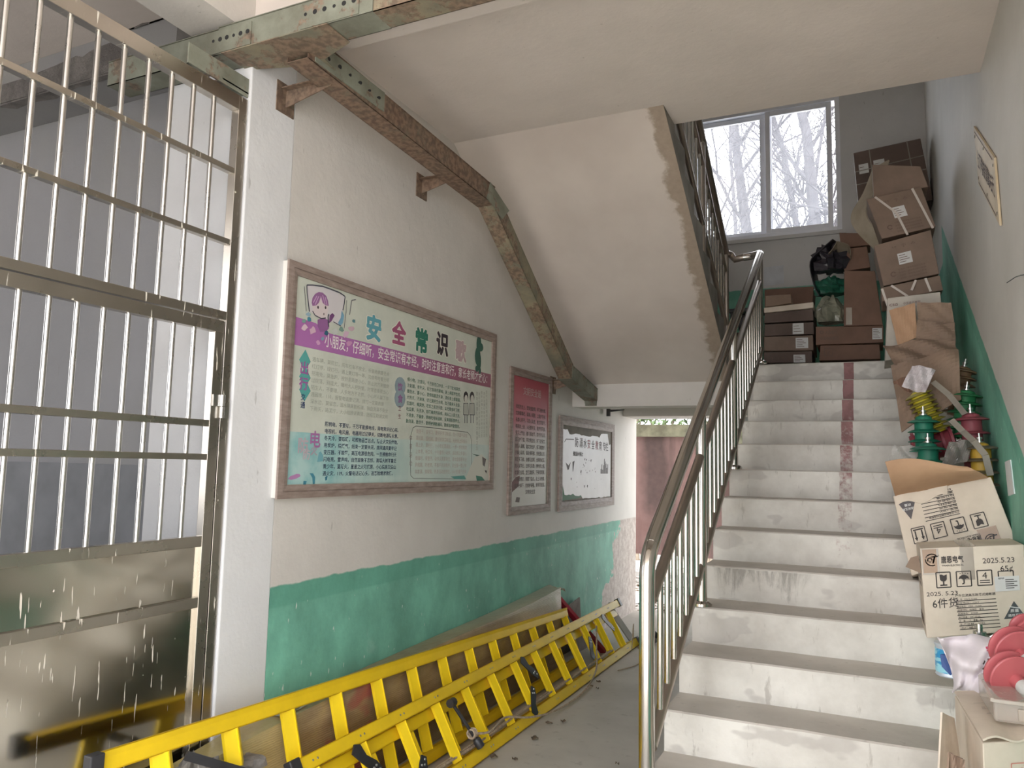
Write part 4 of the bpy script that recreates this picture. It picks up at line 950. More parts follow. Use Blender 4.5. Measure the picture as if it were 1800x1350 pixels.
# clutter among the ladders
tag(obj('polystyrene_offcut', MB().sheet(lambda a, c: (-2.19+c*.10, 2.10+a*.24, .37+.008*math.sin(a*22)*math.cos(c*9)), 12, 4, .035), mat('dirty_polystyrene', srgb(150, 146, 142), .9, c2=srgb(118, 114, 112), ns=30, bump=.5), smooth=True), 'dirty grey polystyrene offcut lying beside the pillar behind the first ladder', 'offcut')
def crumple(name, c, rx, ry, rz, seed, m, lab, cat, rough=.35, nu=22, nv=14, base=None, cut=True):
    """crumpled closed bag shape resting at its base"""
    r_ = random.Random(seed); P = []; ph = [r_.uniform(0, 6.28) for _ in range(8)]; fr = [r_.randint(2, 7) for _ in range(8)]
    vs = []; fs = []
    for j in range(nv+1):
        th = math.pi*j/nv
        for i in range(nu):
            a = 2*math.pi*i/nu; k = 1+rough*(.35*math.sin(fr[0]*a+ph[0]+th*2)+.25*math.sin(fr[1]*a+ph[1]-th*fr[2])+.2*math.sin(fr[3]*th*2+ph[3]))+r_.uniform(-.1, .1)*rough
            z_ = math.cos(th)*rz*k
            if cut and z_ < -rz*.55: z_ = -rz*.55
            vs.append((c[0]+math.sin(th)*math.cos(a)*rx*k, c[1]+math.sin(th)*math.sin(a)*ry*k, c[2]+z_))
    for j in range(nv):
        for i in range(nu):
            i2 = (i+1) % nu; fs.append((j*nu+i, (j+1)*nu+i, (j+1)*nu+i2, j*nu+i2))
    o = obj(name, MB().add(vs, fs), m, smooth=False)
    if lab: tag(o, lab, cat)
    return o
m_greybag = mat('grey_plastic_film', srgb(150, 146, 140), .3, c2=srgb(116, 112, 108), ns=12, bump=.6, bs=14)
crumple('plastic_bag', (-2.17, 2.06, .16), .09, .12, .28, 3, m_greybag, 'crumpled grey plastic bag at the foot of the pillar', 'bag')
# red plank and pale board behind the far end
tag(obj('red_plank', MB().bar((-2.24, 5.62, .50), (-2.0, 6.08, .012), .05, .03, up=(0, 1, 1)), mat('faded_red_paint', srgb(176, 40, 58), .5, c2=srgb(140, 30, 48))), 'red painted plank slanting behind the far end of the ladders', 'plank')
tag(obj('pale_board', MB().bar((-2.05, 6.35, .33), (-1.93, 6.62, .02), .012, .07, up=(0, 1, 1)), mat('pale_offcut', srgb(196, 190, 184), .7)), 'pale narrow board leaning at the far end of the hinged ladders', 'board')
tag(obj('cardboard_scrap', MB().prism([(-2.27, 5.75, .0), (-2.27, 6.3, .0), (-2.26, 6.2, .40), (-2.26, 5.85, .36)], (.01, 0, 0)).prism([(-2.2, 5.9, 0), (-2.2, 6.2, 0), (-2.22, 6.15, .22), (-2.22, 5.95, .25)], (.02, 0, 0)), mat('grey_card', srgb(150, 140, 134), .8, c2=srgb(110, 100, 96))), 'grey cardboard scraps standing against the flaking wall near the doorway', 'cardboard', kind='stuff')
tag(obj('black_clamp', MB().tube([(-1.78, 6.56, .06), (-1.74, 6.66, .06)], .045, 12).box((-1.80, 6.58, .015), (-1.70, 6.66, .05)), m_blk, smooth=True), 'black rubber end fitting on the floor by the newel post', 'fitting')
# dry leaves and crumbs on the floor
m_leaf = mat('dry_leaf', srgb(120, 104, 86), .9, c2=srgb(60, 54, 46))
for i, (u, v) in enumerate(((1050, 1212), (905, 1337), (868, 1332), (1040, 1208), (990, 1270), (965, 1273), (1085, 1345), (1052, 1200), (940, 1300))):
    p_ = at(u, v, 'z', .004); s_ = .010+.006*(i % 3); b = MB()
    r_ = random.Random(i)
    b.sheet(lambda a, c: (p_.x+(a-.5)*s_*2, p_.y+(c-.5)*s_*(.9 if i % 2 else 2.2)*math.sin(a*3.1+.05), p_.z+.004+.012*math.sin(a*3.3+c*2+i)**2), 5, 4, .0008)
    o = obj('dry_leaf', b, m_leaf); tag(o, 'dry curled leaf on the floor, '+('farthest but one from the camera, under the rope', 'long and near the bottom edge, right of the pair', 'long and near the bottom edge, closest to the ladder', 'beside the farthest one by the newel post', 'small, alone midway along the ladders', 'midway along the ladders, touching the rail shadow', 'near the newel post by the bottom edge', 'farthest from the camera', 'small, left of centre near the bottom edge')[i], 'leaf', 'dry leaves on the floor')
# ------------------------------------------------------------------ cartons and stock on the stairs
def card(name, c, c2=None, ns=5, rough=.75):
    t = NT(name); c2 = c2 or tuple(int(q*.88) for q in c)
    t.color(t.mix(t.ramp(t.noise(ns, 6, .6), .35, .68), srgb(*c2), srgb(*c))); t.set(Roughness=rough); t.bump(t.noise(9, 5, .6), .18, .006); return t.m
m_card = card('brown_cardboard', (136, 116, 102)); m_cardd = card('dark_brown_cardboard', (104, 88, 80)); m_cardl = card('pale_cardboard', (222, 210, 194), (204, 192, 176))
m_cardw = card('white_faced_cardboard', (196, 190, 180)); m_cardo = card('fresh_brown_flap', (196, 160, 128), (178, 142, 112)); m_cardm = card('mid_brown_cardboard', (148, 126, 108)); m_cardr = card('reddish_cardboard', (128, 98, 82), (112, 86, 72))
m_tape = mat('packing_tape', srgb(168, 140, 114), .25, c2=srgb(150, 124, 100)); m_tapec = mat('clear_tape', srgb(176, 168, 156), .15, c2=srgb(160, 150, 138)); m_lab = mat('white_label', srgb(214, 214, 212), .5, c2=srgb(200, 200, 198)); m_ink = ink('black_print', (52, 46, 44)); m_inkf = ink('faded_print', (104, 84, 72)); m_strap = flat('white_strap', srgb(206, 198, 190), .4); m_strapg = mat('grey_strap', srgb(150, 144, 134), .3, c2=srgb(124, 118, 110))
class Face:
    """a carton side: four world corners in view order (bottom-left, bottom-right, top-right, top-left)"""
    def __init__(s, bl, br, tr, tl):
        s.c = [Vector(q) for q in (bl, br, tr, tl)]; s.n = (s.c[1]-s.c[0]).cross(s.c[3]-s.c[0]).normalized()
    def p(s, a, c, off=.0012):
        return (s.c[0].lerp(s.c[1], a)).lerp(s.c[3].lerp(s.c[2], a), c)+s.n*off
    def poly(s, mb, pts, off=.0012): return mb.add([s.p(a, c, off) for a, c in pts], [tuple(range(len(pts)))])
    def rect(s, mb, a0, c0, a1, c1, off=.0012): return s.poly(mb, [(a0, c0), (a1, c0), (a1, c1), (a0, c1)], off)
    def text(s, mb, body, a0, c0, a1, h, bold=0, off=.0016, flip=False):
        vs, fs, wd = glyph(body, bold)
        if not vs: return
        if flip: mb.add([s.p(a1-(a1-a0)*x/wd, c0+h-h*y, off+LYR*l) for x, y, l in vs], fs)
        else: mb.add([s.p(a0+(a1-a0)*x/wd, c0+h*y, off+LYR*l) for x, y, l in vs], fs)
    def line(s, mb, pts, w_, off=.0016):
        L = (s.c[1]-s.c[0]).length; H = (s.c[3]-s.c[0]).length
        for (a0, c0), (a1, c1) in zip(pts, pts[1:]):
            dx, dy = (a1-a0)*L, (c1-c0)*H; l_ = math.hypot(dx, dy) or 1; nx, ny = -dy/l_*w_/2/L, dx/l_*w_/2/H
            s.poly(mb, [(a0-nx, c0-ny), (a1-nx, c1-ny), (a1+nx, c1+ny), (a0+nx, c0+ny)], off)
    def ring(s, mb, a, c, r, w_, n=20, off=.0016, a0=0, a1=6.2832):
        L = (s.c[1]-s.c[0]).length; H = (s.c[3]-s.c[0]).length
        s.line(mb, [(a+r*math.cos(a0+(a1-a0)*k/n)/L, c+r*math.sin(a0+(a1-a0)*k/n)/H) for k in range(n+1)], w_, off)
    def frame(s, mb, a0, c0, a1, c1, w_, off=.0016): s.line(mb, [(a0, c0), (a1, c0), (a1, c1), (a0, c1), (a0, c0)], w_, off)
def carton(name, label, px, y, depth, m, dy_top=0.0, group=None, side_m=None, cat='box', tape=None, seam=True, y2=None, back=None):
    """px: front face corners in the photo (bl, br, tr, tl) standing at distance y (y2 at the right edge); real box behind it"""
    ys = [y, y if y2 is None else y2]
    F_ = [at(px[0][0], px[0][1], 'y', ys[0]), at(px[1][0], px[1][1], 'y', ys[1]), at(px[2][0], px[2][1], 'y', ys[1]+dy_top), at(px[3][0], px[3][1], 'y', ys[0]+dy_top)]
    n = (F_[1]-F_[0]).cross(F_[3]-F_[0]).normalized(); bk = (-n if back is None else Vector(back).normalized())*depth
    lo = min(q.z for q in F_)
    th = thing(name, label, cat, ((F_[0]+F_[1])/2+bk/2).to_tuple()[:2]+(lo,), group)
    vs = [F_[0], F_[1], F_[1]+bk, F_[0]+bk, F_[3], F_[2], F_[2]+bk, F_[3]+bk]
    obj('body', MB().hexa(vs), m, th, bevel=.004)
    f = Face(*F_)
    f.side = Face(F_[0]+bk, F_[0], F_[3], F_[3]+bk); f.top = Face(F_[3], F_[2], F_[2]+bk, F_[3]+bk); f.bk = bk; f.th = th
    if tape:
        b = MB(); f.rect(b, tape[0], tape[2], tape[1], tape[3], .0015); f.top.rect(b, tape[0], 0, tape[1], 1, .0015); obj('tape', b, m_tape, th)
    return f
def printed(f, items, m=None, nm='lettering'):
    b = MB()
    for it in items: it(b)
    o = obj(nm, b, m or m_ink, f.th); o['kind'] = 'stuff'; return o
def labelp(f, a0, c0, a1, c1, lines=4, off=.003):
    b = MB(); f.rect(b, a0, c0, a1, c1, off); l_ = obj('paper_label', b, m_lab, f.th); b = MB()
    for i in range(lines):
        cy = c1-(c1-c0)*(i+1)/(lines+1); f.line(b, [(a0+(a1-a0)*.08, cy), (a0+(a1-a0)*(.55+.4*((i*7) % 3)/3), cy)], .004, off+.0004)
    o = obj('label_print', b, m_inkf, l_); o['kind'] = 'stuff'
def icon_arrows(f, b, a, c, w_, h_, fl=1):
    for dx in (-.25, .25):
        f.line(b, [(a+dx*w_, c-.3*h_*fl), (a+dx*w_, c+.2*h_*fl)], .006); f.poly(b, [(a+dx*w_-.13*w_, c+.15*h_*fl), (a+dx*w_+.13*w_, c+.15*h_*fl), (a+dx*w_, c+.38*h_*fl)][::(1 if fl > 0 else -1)], .0016)
    f.line(b, [(a-.38*w_, c-.36*h_*fl), (a+.38*w_, c-.36*h_*fl)], .006)
def icon_glass(f, b, a, c, w_, h_, fl=1):
    pts = [(-.26, .36), (-.24, .02), (-.12, -.1), (.12, -.1), (.24, .02), (.26, .36), (.05, .28), (-.1, .36)]
    f.poly(b, [(a+x*w_, c+y*h_*fl) for x, y in pts][::(1 if fl < 0 else 1)], .0016); f.line(b, [(a, c-.1*h_*fl), (a, c-.34*h_*fl)], .005); f.line(b, [(a-.25*w_, c-.35*h_*fl), (a+.25*w_, c-.35*h_*fl)], .005)
def icon_umb(f, b, a, c, w_, h_, fl=1):
    pts = [(-.38, -.02), (-.3, .16), (-.12, .26), (0, .28), (.12, .26), (.3, .16), (.38, -.02), (.2, .03), (.12, -.03), (0, .03), (-.12, -.03), (-.2, .03)]
    f.poly(b, [(a+x*w_, c+y*h_*fl) for x, y in pts], .0016); f.line(b, [(a, c+.1*h_*fl), (a, c-.28*h_*fl), (a-.06*w_, c-.34*h_*fl), (a-.13*w_, c-.3*h_*fl)], .005)
    for x, y in ((-.25, .38), (-.08, .42), (.1, .4), (.27, .36)): f.line(b, [(a+x*w_, c+y*h_*fl), (a+(x+.04)*w_, c+(y-.06)*h_*fl)], .003)
def icon_four(f, b, a, c, w_, h_, fl=1):
    f.text(b, '4', a-.17*w_, (c-.05*h_) if fl > 0 else (c-.43*h_), a+.17*w_, .62*h_, 0, flip=fl < 0)
    for k in (.18, .32): f.line(b, [(a-.34*w_, c-k*h_*fl), (a+.34*w_, c-k*h_*fl)], .004)
def logo(f, b, a, c, s):
    f.ring(b, a, c, s*.5, s*.10, 18, a0=.6, a1=5.2); f.ring(b, a-.02, c, s*.18, s*.1, 10); f.line(b, [(a-.01, c+.035), (a+.062, c+.038)], s*.13); f.line(b, [(a+.01, c-.04), (a+.03, c+.035)], s*.13)
LW = XR-.004
# --- large printed carton in front (writing upright)
fA = carton('carton', 'pale printed carton with handwritten dates, upright, just above the white cloth', [(1629, 1122), (1812, 1108), (1800, 957), (1617, 964)], 3.50, .30, m_cardl)
b = MB(); fA.rect(b, .01, .70, .18, .99); fA.rect(b, .39, .62, .52, .995); fA.top.rect(b, .4, 0, .55, 1); obj('tape', b, m_tapec, fA.th)
b = MB(); fA.rect(b, .02, .72, .16, .985, .0016); obj('tape', b, m_tape, fA.th)
def hand(f, b, body, a0, c0, a1, h): f.text(b, body, a0, c0, a1, h, .004)
items = [lambda b: logo(fA, b, .11, .865, .045), lambda b: fA.text(b, '唐恩电气', .20, .83, .42, .085, .035), lambda b: fA.text(b, 'TWAIN ELECTRICAL', .205, .785, .42, .028, .02),
 lambda b: hand(fA, b, '2025.5.23', .60, .80, .90, .085), lambda b: hand(fA, b, '65¢', .76, .70, .88, .09), lambda b: hand(fA, b, '2025. 5.23', .03, .46, .34, .065), lambda b: hand(fA, b, '6件货', .08, .33, .34, .12),
 lambda b: fA.text(b, '户外交流高压跌落式熔断器', .31, .435, .70, .034, .01)]
for k, (fn) in enumerate((icon_glass, icon_umb, icon_four)):
    a_ = .21+k*.20; items.append(lambda b, a_=a_, fn=fn: (fA.frame(b, a_-.07, .55, a_+.07, .72, .004), fn(fA, b, a_, .635, .14, .17)))
items.append(lambda b: fA.frame(b, .74, .60, .88, .70, .004))
for k, s_ in enumerate(('型　号：RW12-12/200', '额定电压：12kV', '额定电流：100A　12.5kA', '绝缘材料：硅橡胶　复合', '机械寿命：3000次', '执行标准：GB/T15166', '数　量：1 只　重量：4kg', '生产日期：2025', '出厂编号：')):
    items.append(lambda b, k=k, s_=s_: (fA.text(b, s_, .315+k*.003, .395-k*.040, .52+.02*((k*5) % 4), .024), fA.line(b, [(.31+k*.003, .388-k*.040), (.70+k*.003, .388-k*.040)], .003)))
items.append(lambda b: fA.text(b, '®', .172, .90, .185, .03))
printed(fA, items)
b = MB(); fA.poly(b, [(.76, .15), (.97, .15), (.865, .35)], .0016); obj('printed_triangle', b, ink('dark_green_print', (70, 76, 78)), fA.th)
b = MB(); fA.text(b, '质量', .825, .225, .905, .04, .02, .002); fA.text(b, '通用互换', .80, .175, .935, .035, .02, .002); fA.line(b, [(.82, .29), (.87, .275), (.92, .265)], .004, .002); o = obj('lettering', b, m_lab, fA.th); o['kind'] = 'stuff'
b = MB(); fA.rect(b, .70, .47, .93, .64, .003); l_ = obj('paper_label', b, m_lab, fA.th, label='white printed label')
b = MB()
for k in range(5): fA.line(b, [(.80, .60-k*.024), (.88+.03*((k*3) % 2), .60-k*.024)], .003, .0036)
fA.text(b, '国家电网', .735, .61, .79, .022, .01, .0036); o = obj('label_print', b, m_ink, l_); o['kind'] = 'stuff'
sd = fA.side; b = MB()
for c_, s_ in ((.82, 'TURE'), (.68, '0001 03'), (.62, '2003'), (.55, 'TIFIED')): sd.text(b, s_, .15, c_, .8, .05, .02)
for c_ in (.2, .165, .13): sd.line(b, [(.1, c_), (.75, c_-.02)], .008)
o = obj('lettering', b, m_inkf, fA.th); o['kind'] = 'stuff'
b = MB().add([fA.p(-.16, .80, .0), fA.p(-.005, .72, .0), fA.p(-.02, .92, .0), fA.p(-.10, .90, .0)], [(0, 1, 2, 3)]); b.add([fA.p(-.16, .80, -.004), fA.p(-.005, .72, -.004), fA.p(-.02, .92, -.004), fA.p(-.10, .90, -.004)], [(3, 2, 1, 0)]); obj('flap', b, m_cardm, fA.th)
# --- carton behind it, upside down with one brown flap thrown open
fB = carton('carton', 'pale printed carton standing upside down and tilted with a brown flap folded open', [(1602, 1012), (1790, 960), (1742, 838), (1570, 872)], 3.86, .30, m_cardl, dy_top=.06)
items = []
for k, fn in enumerate((icon_arrows, icon_four, icon_umb, icon_glass)):
    a_ = .165+k*.195; items.append(lambda b, a_=a_, fn=fn: (fB.frame(b, a_-.065, .36, a_+.065, .55, .004), fn(fB, b, a_, .455, .13, .19, -1)))
for k in range(8): items.append(lambda b, k=k: (fB.line(b, [(.26, .60+k*.045), (.60, .60+k*.045)], .003), fB.text(b, ('户外交流高压跌落式熔断器', '型号 12kV', '额定电流', '绝缘材料', '机械寿命', '执行标准', '数量', '日期')[k], .30 if k == 0 else .42, .612+k*.045, .60, .026, .01, flip=True)))
items += [lambda b: logo(fB, b, .80, .18, .045), lambda b: fB.text(b, '唐恩电气', .55, .19, .72, .07, .035, flip=True), lambda b: fB.text(b, 'TWAIN ELECTRICAL', .50, .265, .72, .03, .02, flip=True)]
printed(fB, items)
b = MB(); fB.poly(b, [(.125, .665), (.215, .90), (.03, .90)], .0016); obj('printed_triangle', b, ink('dark_green_print', (82, 78, 80)), fB.th)
b = MB(); fB.text(b, '质量', .09, .83, .16, .035, .02, .002, True); fB.text(b, '通用互换', .06, .78, .18, .035, .02, .002, True); o = obj('lettering', b, m_lab, fB.th); o['kind'] = 'stuff'
b = MB(); fB.rect(b, .70, .03, .88, .34, .0013); obj('tape', b, m_tape, fB.th)
b = MB(); fB.rect(b, .42, .0, .56, .26, .0013); obj('tape', b, m_tapec, fB.th)
flapm = MB()
c0, c1 = fB.p(.02, 1, 0), fB.p(.97, 1, 0); t0, t1 = at(1556, 816, 'y', 3.72), at(1700, 812, 'y', 3.80)
flapm.sheet(lambda a, c: c0.lerp(c1, a).lerp(t0.lerp(t1, a), c)+Vector((0, -.05*math.sin(c*math.pi), .022*math.sin(a*4+.5)*c)), 12, 6, .004)
obj('open_flap', flapm, m_cardo, fB.th, smooth=True, label='fresh brown inner face of the folded-open flap')
# worn crease of the flap
b = MB().sheet(lambda a, c: c0.lerp(c1, .02+a*.55)+Vector((0, -.012+.01*c, -.045+c*.05+.012*math.sin(a*9))), 14, 3, .003); obj('torn_edge', b, m_cardl, fB.th, smooth=True)

# --- tower of cartons by the right wall, upper stairs
T = []
f1 = carton('carton', 'white-faced carton printed CSG low in the leaning tower', [(1556, 634), (1662, 618), (1653, 513), (1560, 524)], 5.15, .42, m_cardw)
printed(f1, [lambda b: f1.text(b, 'CSG', .04, .86, .20, .055, .04), lambda b: f1.text(b, '中国南方电网', .30, .86, .62, .05, .0), lambda b: f1.text(b, 'CHINA SOUTHERN POWER', .52, .80, .86, .03, .0)], ink('red_grey_print', (110, 84, 80)))
f1c = carton('carton', 'squashed brown carton with loose white straps between the CSG carton and the one above', [(1551, 530), (1658, 510), (1652, 484), (1548, 506)], 5.40, .36, m_card)
f2 = carton('carton', 'brown carton with one white label and no straps, second of the leaning tower', [(1553, 503), (1651, 481), (1636, 404), (1536, 432)], 5.48, .36, m_card)
f3 = carton('carton', 'brown carton held by two white straps, third of the leaning tower', [(1550, 420), (1645, 398), (1619, 328), (1523, 350)], 5.55, .36, m_card)
f4 = carton('carton', 'plain brown carton with a slanting top, uppermost of the leaning tower', [(1536, 352), (1632, 328), (1618, 292), (1533, 289)], 5.62, .34, m_card)
for f, mk in ((f2, 1), (f3, 0)):
    labelp(f, .36, .40, .60, .66, 4)
    b = MB(); 
    for i in range(5):
        for j in range(5):
            pass
    items = [lambda b, f=f: f.ring(b, .22, .22, .014, .007, 12, a0=.3, a1=5.6)]
    for c_ in (.28, .21, .14, .07): items.append(lambda b, f=f, c_=c_: f.text(b, '全国统一服务电话执行标准', .32, c_, .80, .045, 0))
    for a_, s_ in ((.33, '↑↑'), (.5, '☂'), (.66, '♁')): items.append(lambda b, f=f, a_=a_, s_=s_: f.text(b, s_, a_-.04, .80, a_+.04, .08, .01))
    printed(f, items, m_inkf)
labelp(f1, .0, .0, .0, .0, 0) if False else None
def strap(pts, par, r=.006, m=None, nm='strap', wd=.014):
    P = [Vector(p) for p in pts]; b = MB()
    for a, c in zip(P, P[1:]): b.bar(a, c, wd, .002, up=(0, -1, .2))
    return obj(nm, b, m or m_strap, par)
strap([f3.p(.16, 1.0, .004), f3.p(.42, .52, .006), f3.p(.47, -.05, .006)], f3.th); strap([f3.p(.84, 1.0, .004), f3.p(.94, -.03, .006)], f3.th)
strap([f1c.p(.02, .9, .006), f1c.p(.10, -.9, .008)], f1c.th, nm='loose_strap'); strap([f1c.p(.18, 1.0, .006), f1c.p(.42, .0, .02)], f1c.th, nm='loose_strap'); strap([f1c.p(.76, 1.0, .006), f1c.p(.80, .05, .01)], f1c.th, nm='loose_strap'); strap([f1c.p(.60, 1.0, .012), f1c.p(.50, .35, .02)], f1c.th, nm='loose_strap')
# side print on left faces
for f in (f2, f3):
    b = MB(); f.side.line(b, [(.3, .25), (.45, .6)], .01); f.side.line(b, [(.6, .3), (.7, .5)], .008); o = obj('side_marks', b, m_inkf, f.th); o['kind'] = 'stuff'
# big dark strapped carton behind the tower
f5 = carton('carton', 'wide dark carton bound with thin cords, leaning behind the top of the tower', [(1510, 372), (1640, 352), (1618, 243), (1500, 269)], 7.15, .35, m_cardd)
labelp(f5, .06, .62, .20, .78, 2); labelp(f5, .28, .62, .44, .80, 2)
for a_ in (.24, .80): strap([f5.p(a_, 1, .004), f5.p(a_+.01, 0, .004)], f5.th, nm='cord', wd=.008, m=m_strapg)
for c_ in (.72, .5): strap([f5.p(0, c_-.05, .004), f5.p(1, c_, .004)], f5.th, nm='cord', wd=.008, m=m_strapg)
# curved foam sheet between
fo = MB(); pa = [at(u, v, 'y', 5.9) for u, v in ((1535, 296), (1518, 340), (1497, 378), (1505, 405), (1540, 440))]; pb = [p_+Vector((.10, -.12, .0)) for p_ in pa]
sp1, sp2 = smooth_path(pa, 5), smooth_path(pb, 5)
fo.sheet(lambda a, c: sp1[min(int(a*20), 20)].lerp(sp2[min(int(a*20), 20)], c), 20, 3, .012); tag(obj('foam_sheet', fo, mat('yellowed_foam', srgb(176, 166, 150), .9, c2=srgb(150, 140, 122)), smooth=True), 'bent sheet of yellowed foam squeezed against the left side of the tower', 'foam')

# --- flat cartons on the landing, left stack
def lstack(px, y, m, lab, depth=.45, **k): return carton('carton', lab, px, y, depth, m, **k)
LZ = at(1400, 634, 'y', 6.35).z
a1 = lstack([(1343, 638), (1428, 637), (1427, 617), (1343, 619)], 6.62, m_cardd, 'flat dark carton printed with arrows, lowest of the left landing stack'); printed(a1, [lambda b: [a1.text(b, s_, .12+i*.12, .2, .2+i*.12, .5, 0) for i, s_ in enumerate('↑→↑川')]], m_inkf); labelp(a1, .62, .0, .86, .7, 4)
a2 = lstack([(1343, 617), (1430, 616), (1429, 589), (1343, 592)], 6.62, m_card, 'flat brown carton with a white label at right, second of the left landing stack'); labelp(a2, .65, .15, .9, .85, 5)
a3 = lstack([(1343, 591), (1431, 587), (1430, 566), (1344, 570)], 6.62, m_cardd, 'flat dusty carton with a torn label, third of the left landing stack'); labelp(a3, .58, .05, .80, .95, 3)
a4 = lstack([(1343, 568), (1430, 563), (1429, 543), (1344, 551)], 6.62, m_cardd, 'sagging dark carton directly under the pale flap of the left landing stack')
a5 = lstack([(1343, 550), (1430, 541), (1430, 531), (1343, 541)], 6.60, m_cardl, 'pale cardboard tray lying across the left landing stack', depth=.4)
a6 = lstack([(1345, 540), (1391, 533), (1390, 517), (1345, 520)], 6.70, m_cardm, 'small brown box sitting on the pale tray of the left landing stack', depth=.2)
a7 = lstack([(1344, 560), (1428, 545), (1430, 503), (1344, 509)], 7.25, m_cardr, 'tall red-brown carton standing behind the left landing stack', depth=.3)
# right landing stack
c1 = lstack([(1440, 634), (1548, 631), (1546, 605), (1442, 607)], 6.60, m_cardr, 'low reddish carton with a small square mark, lowest of the right landing stack'); printed(c1, [lambda b: c1.frame(b, .08, .3, .22, .8, .004), lambda b: c1.text(b, '＜', .12, .35, .18, .35, .02)], m_inkf)
c2 = lstack([(1434, 606), (1553, 602), (1553, 572), (1434, 574)], 6.56, m_cardr, 'long reddish carton with a round logo, second of the right landing stack'); printed(c2, [lambda b: c2.ring(b, .09, .68, .012, .007, 14), lambda b: c2.text(b, '大众电气', .14, .58, .32, .22, .01), lambda b: c2.text(b, '中国电器集团', .06, .25, .34, .2, .01)], m_inkf); labelp(c2, .84, .2, .98, .85, 6)
c3 = lstack([(1483, 573), (1552, 571), (1538, 476), (1484, 476)], 6.52, m_cardr, 'upright orange-brown carton with a pale tape strip, right of the bagged goods', depth=.25)
b = MB(); c3.rect(b, .06, .02, .22, .33); obj('tape', b, m_tapec, c3.th)
c4 = lstack([(1484, 477), (1530, 470), (1524, 433), (1480, 438)], 6.60, m_cardr, 'crushed reddish carton above the upright orange-brown one', depth=.25); c5 = lstack([(1478, 436), (1530, 430), (1527, 410), (1475, 409)], 6.62, m_cardr, 'shallow reddish tray topping the crushed carton beside the window', depth=.25)
m_clearbag = mat('cloudy_bag', srgb(150, 150, 132), .25, c2=srgb(112, 112, 98), ns=14, bump=.8, bs=18); m_greenbag = mat('green_film', srgb(42, 104, 84), .3, c2=srgb(28, 76, 62), ns=10, bump=.8, bs=14); m_blackbag = mat('black_sheeting', srgb(58, 54, 60), .35, c2=srgb(36, 34, 40), ns=8, bump=.8, bs=12)
p_ = at(1460, 553, 'y', 6.62); crumple('bag', tuple(p_), .12, .12, .13, 5, m_clearbag, 'cloudy plastic bag of goods between the two landing stacks', 'bag')
p_ = at(1460, 508, 'y', 6.64); crumple('bag', tuple(p_), .12, .12, .09, 8, m_greenbag, 'green plastic film bag on top of the cloudy bag on the landing', 'bag')
p_ = at(1462, 463, 'y', 6.66); crumple('bag', tuple(p_), .12, .12, .13, 12, m_blackbag, 'heap of black sheeting and wire above the green bag on the landing', 'bag', rough=.7)
b = MB(); pa = [at(u, v, 'y', 6.55) for u, v in ((1464, 420), (1446, 436), (1424, 460), (1430, 500), (1440, 520))]; sp1 = smooth_path(pa, 5); 
b.sheet(lambda a, c: sp1[min(int(a*20), 20)]+Vector((.04*c, .18*c, .01*c)), 20, 3, .006); tag(obj('black_card', b, m_blackbag, smooth=True), 'bent black sheet leaning out beside the bags on the landing', 'sheet')
b = MB(); pa = [at(u, v, 'y', 6.5) for u, v in ((1456, 445), (1464, 430), (1476, 424), (1492, 430), (1490, 450))]; sp1 = smooth_path(pa, 4)
b.sheet(lambda a, c: sp1[min(int(a*16), 16)]+Vector((.02*math.sin(a*8), .14*c, -.07*c*math.sin(a*3))), 16, 4, .004); tag(obj('crumpled_paper', b, mat('buff_paper', srgb(160, 148, 130), .8, c2=srgb(130, 118, 102)), smooth=False), 'crumpled buff wrapping paper at the top of the black heap', 'paper')
# dark appliance behind the railing at the landing's left
k_ = thing('motor_unit', 'dark motor-like unit on the landing half hidden behind the railings', 'machine', (-.93, 6.9, ZL))
obj('body', MB().box((-1.12, 6.75, ZL), (-.84, 7.05, ZL+.38)), m_cardd, k_, bevel=.01); obj('drum', MB().tube([(-1.02, 6.8, ZL+.47), (-.88, 6.8, ZL+.47)], .075, 16), m_blk, k_, smooth=True); obj('top_plate', MB().box((-1.1, 6.74, ZL+.56), (-.82, 7.0, ZL+.59)).box((-.90, 6.76, ZL+.38), (-.87, 6.80, ZL+.56)).box((-1.09, 6.76, ZL+.38), (-1.06, 6.80, ZL+.56)), m_blk, k_)

# --- crumpled cardboard half-way up
def csheet(lab, corners, y, m, amp=.03, seed=1, nm='cardboard_sheet', dys=(0, 0, 0, 0), th=.005, nu=10, nv=8, cat='cardboard'):
    C_ = [at(u, v, 'y', y+d) for (u, v), d in zip(corners, dys)]; r_ = random.Random(seed); ph = [r_.uniform(0, 6) for _ in range(4)]
    g = lambda a, c: C_[0].lerp(C_[1], a).lerp(C_[3].lerp(C_[2], a), c)+Vector((0, -1, .3))*amp*(math.sin(a*5+ph[0])*math.sin(c*4+ph[1])+.5*math.sin(a*11+c*7+ph[2]))
    o = obj(nm, MB().sheet(g, nu, nv, th), m); tag(o, lab, cat); return o
csheet('loose rectangular brown cardboard piece standing against the CSG carton', [(1578, 606), (1613, 594), (1608, 532), (1563, 546)], 5.05, m_cardo, .006, 1)
csheet('dusty flattened brown carton panel right of the CSG carton front', [(1614, 566), (1678, 570), (1672, 532), (1612, 532)], 4.98, m_cardm, .008, 2)
csheet('dusty folded cardboard panel below the flattened carton panel by the wall', [(1610, 602), (1680, 604), (1678, 568), (1612, 564)], 4.92, m_cardm, .012, 3)
csheet('crumpled brown carton with a torn corrugated edge on the upper steps', [(1572, 645), (1684, 622), (1678, 598), (1552, 604)], 4.75, m_cardm, .03, 4, dys=(0, 0, .15, .15), nu=18, nv=10)
csheet('squashed brown cardboard draped over the upper steps below the torn carton', [(1585, 760), (1690, 700), (1684, 615), (1566, 640)], 4.62, m_cardm, .022, 5, dys=(-.1, -.1, .1, .1), nu=16, nv=14)
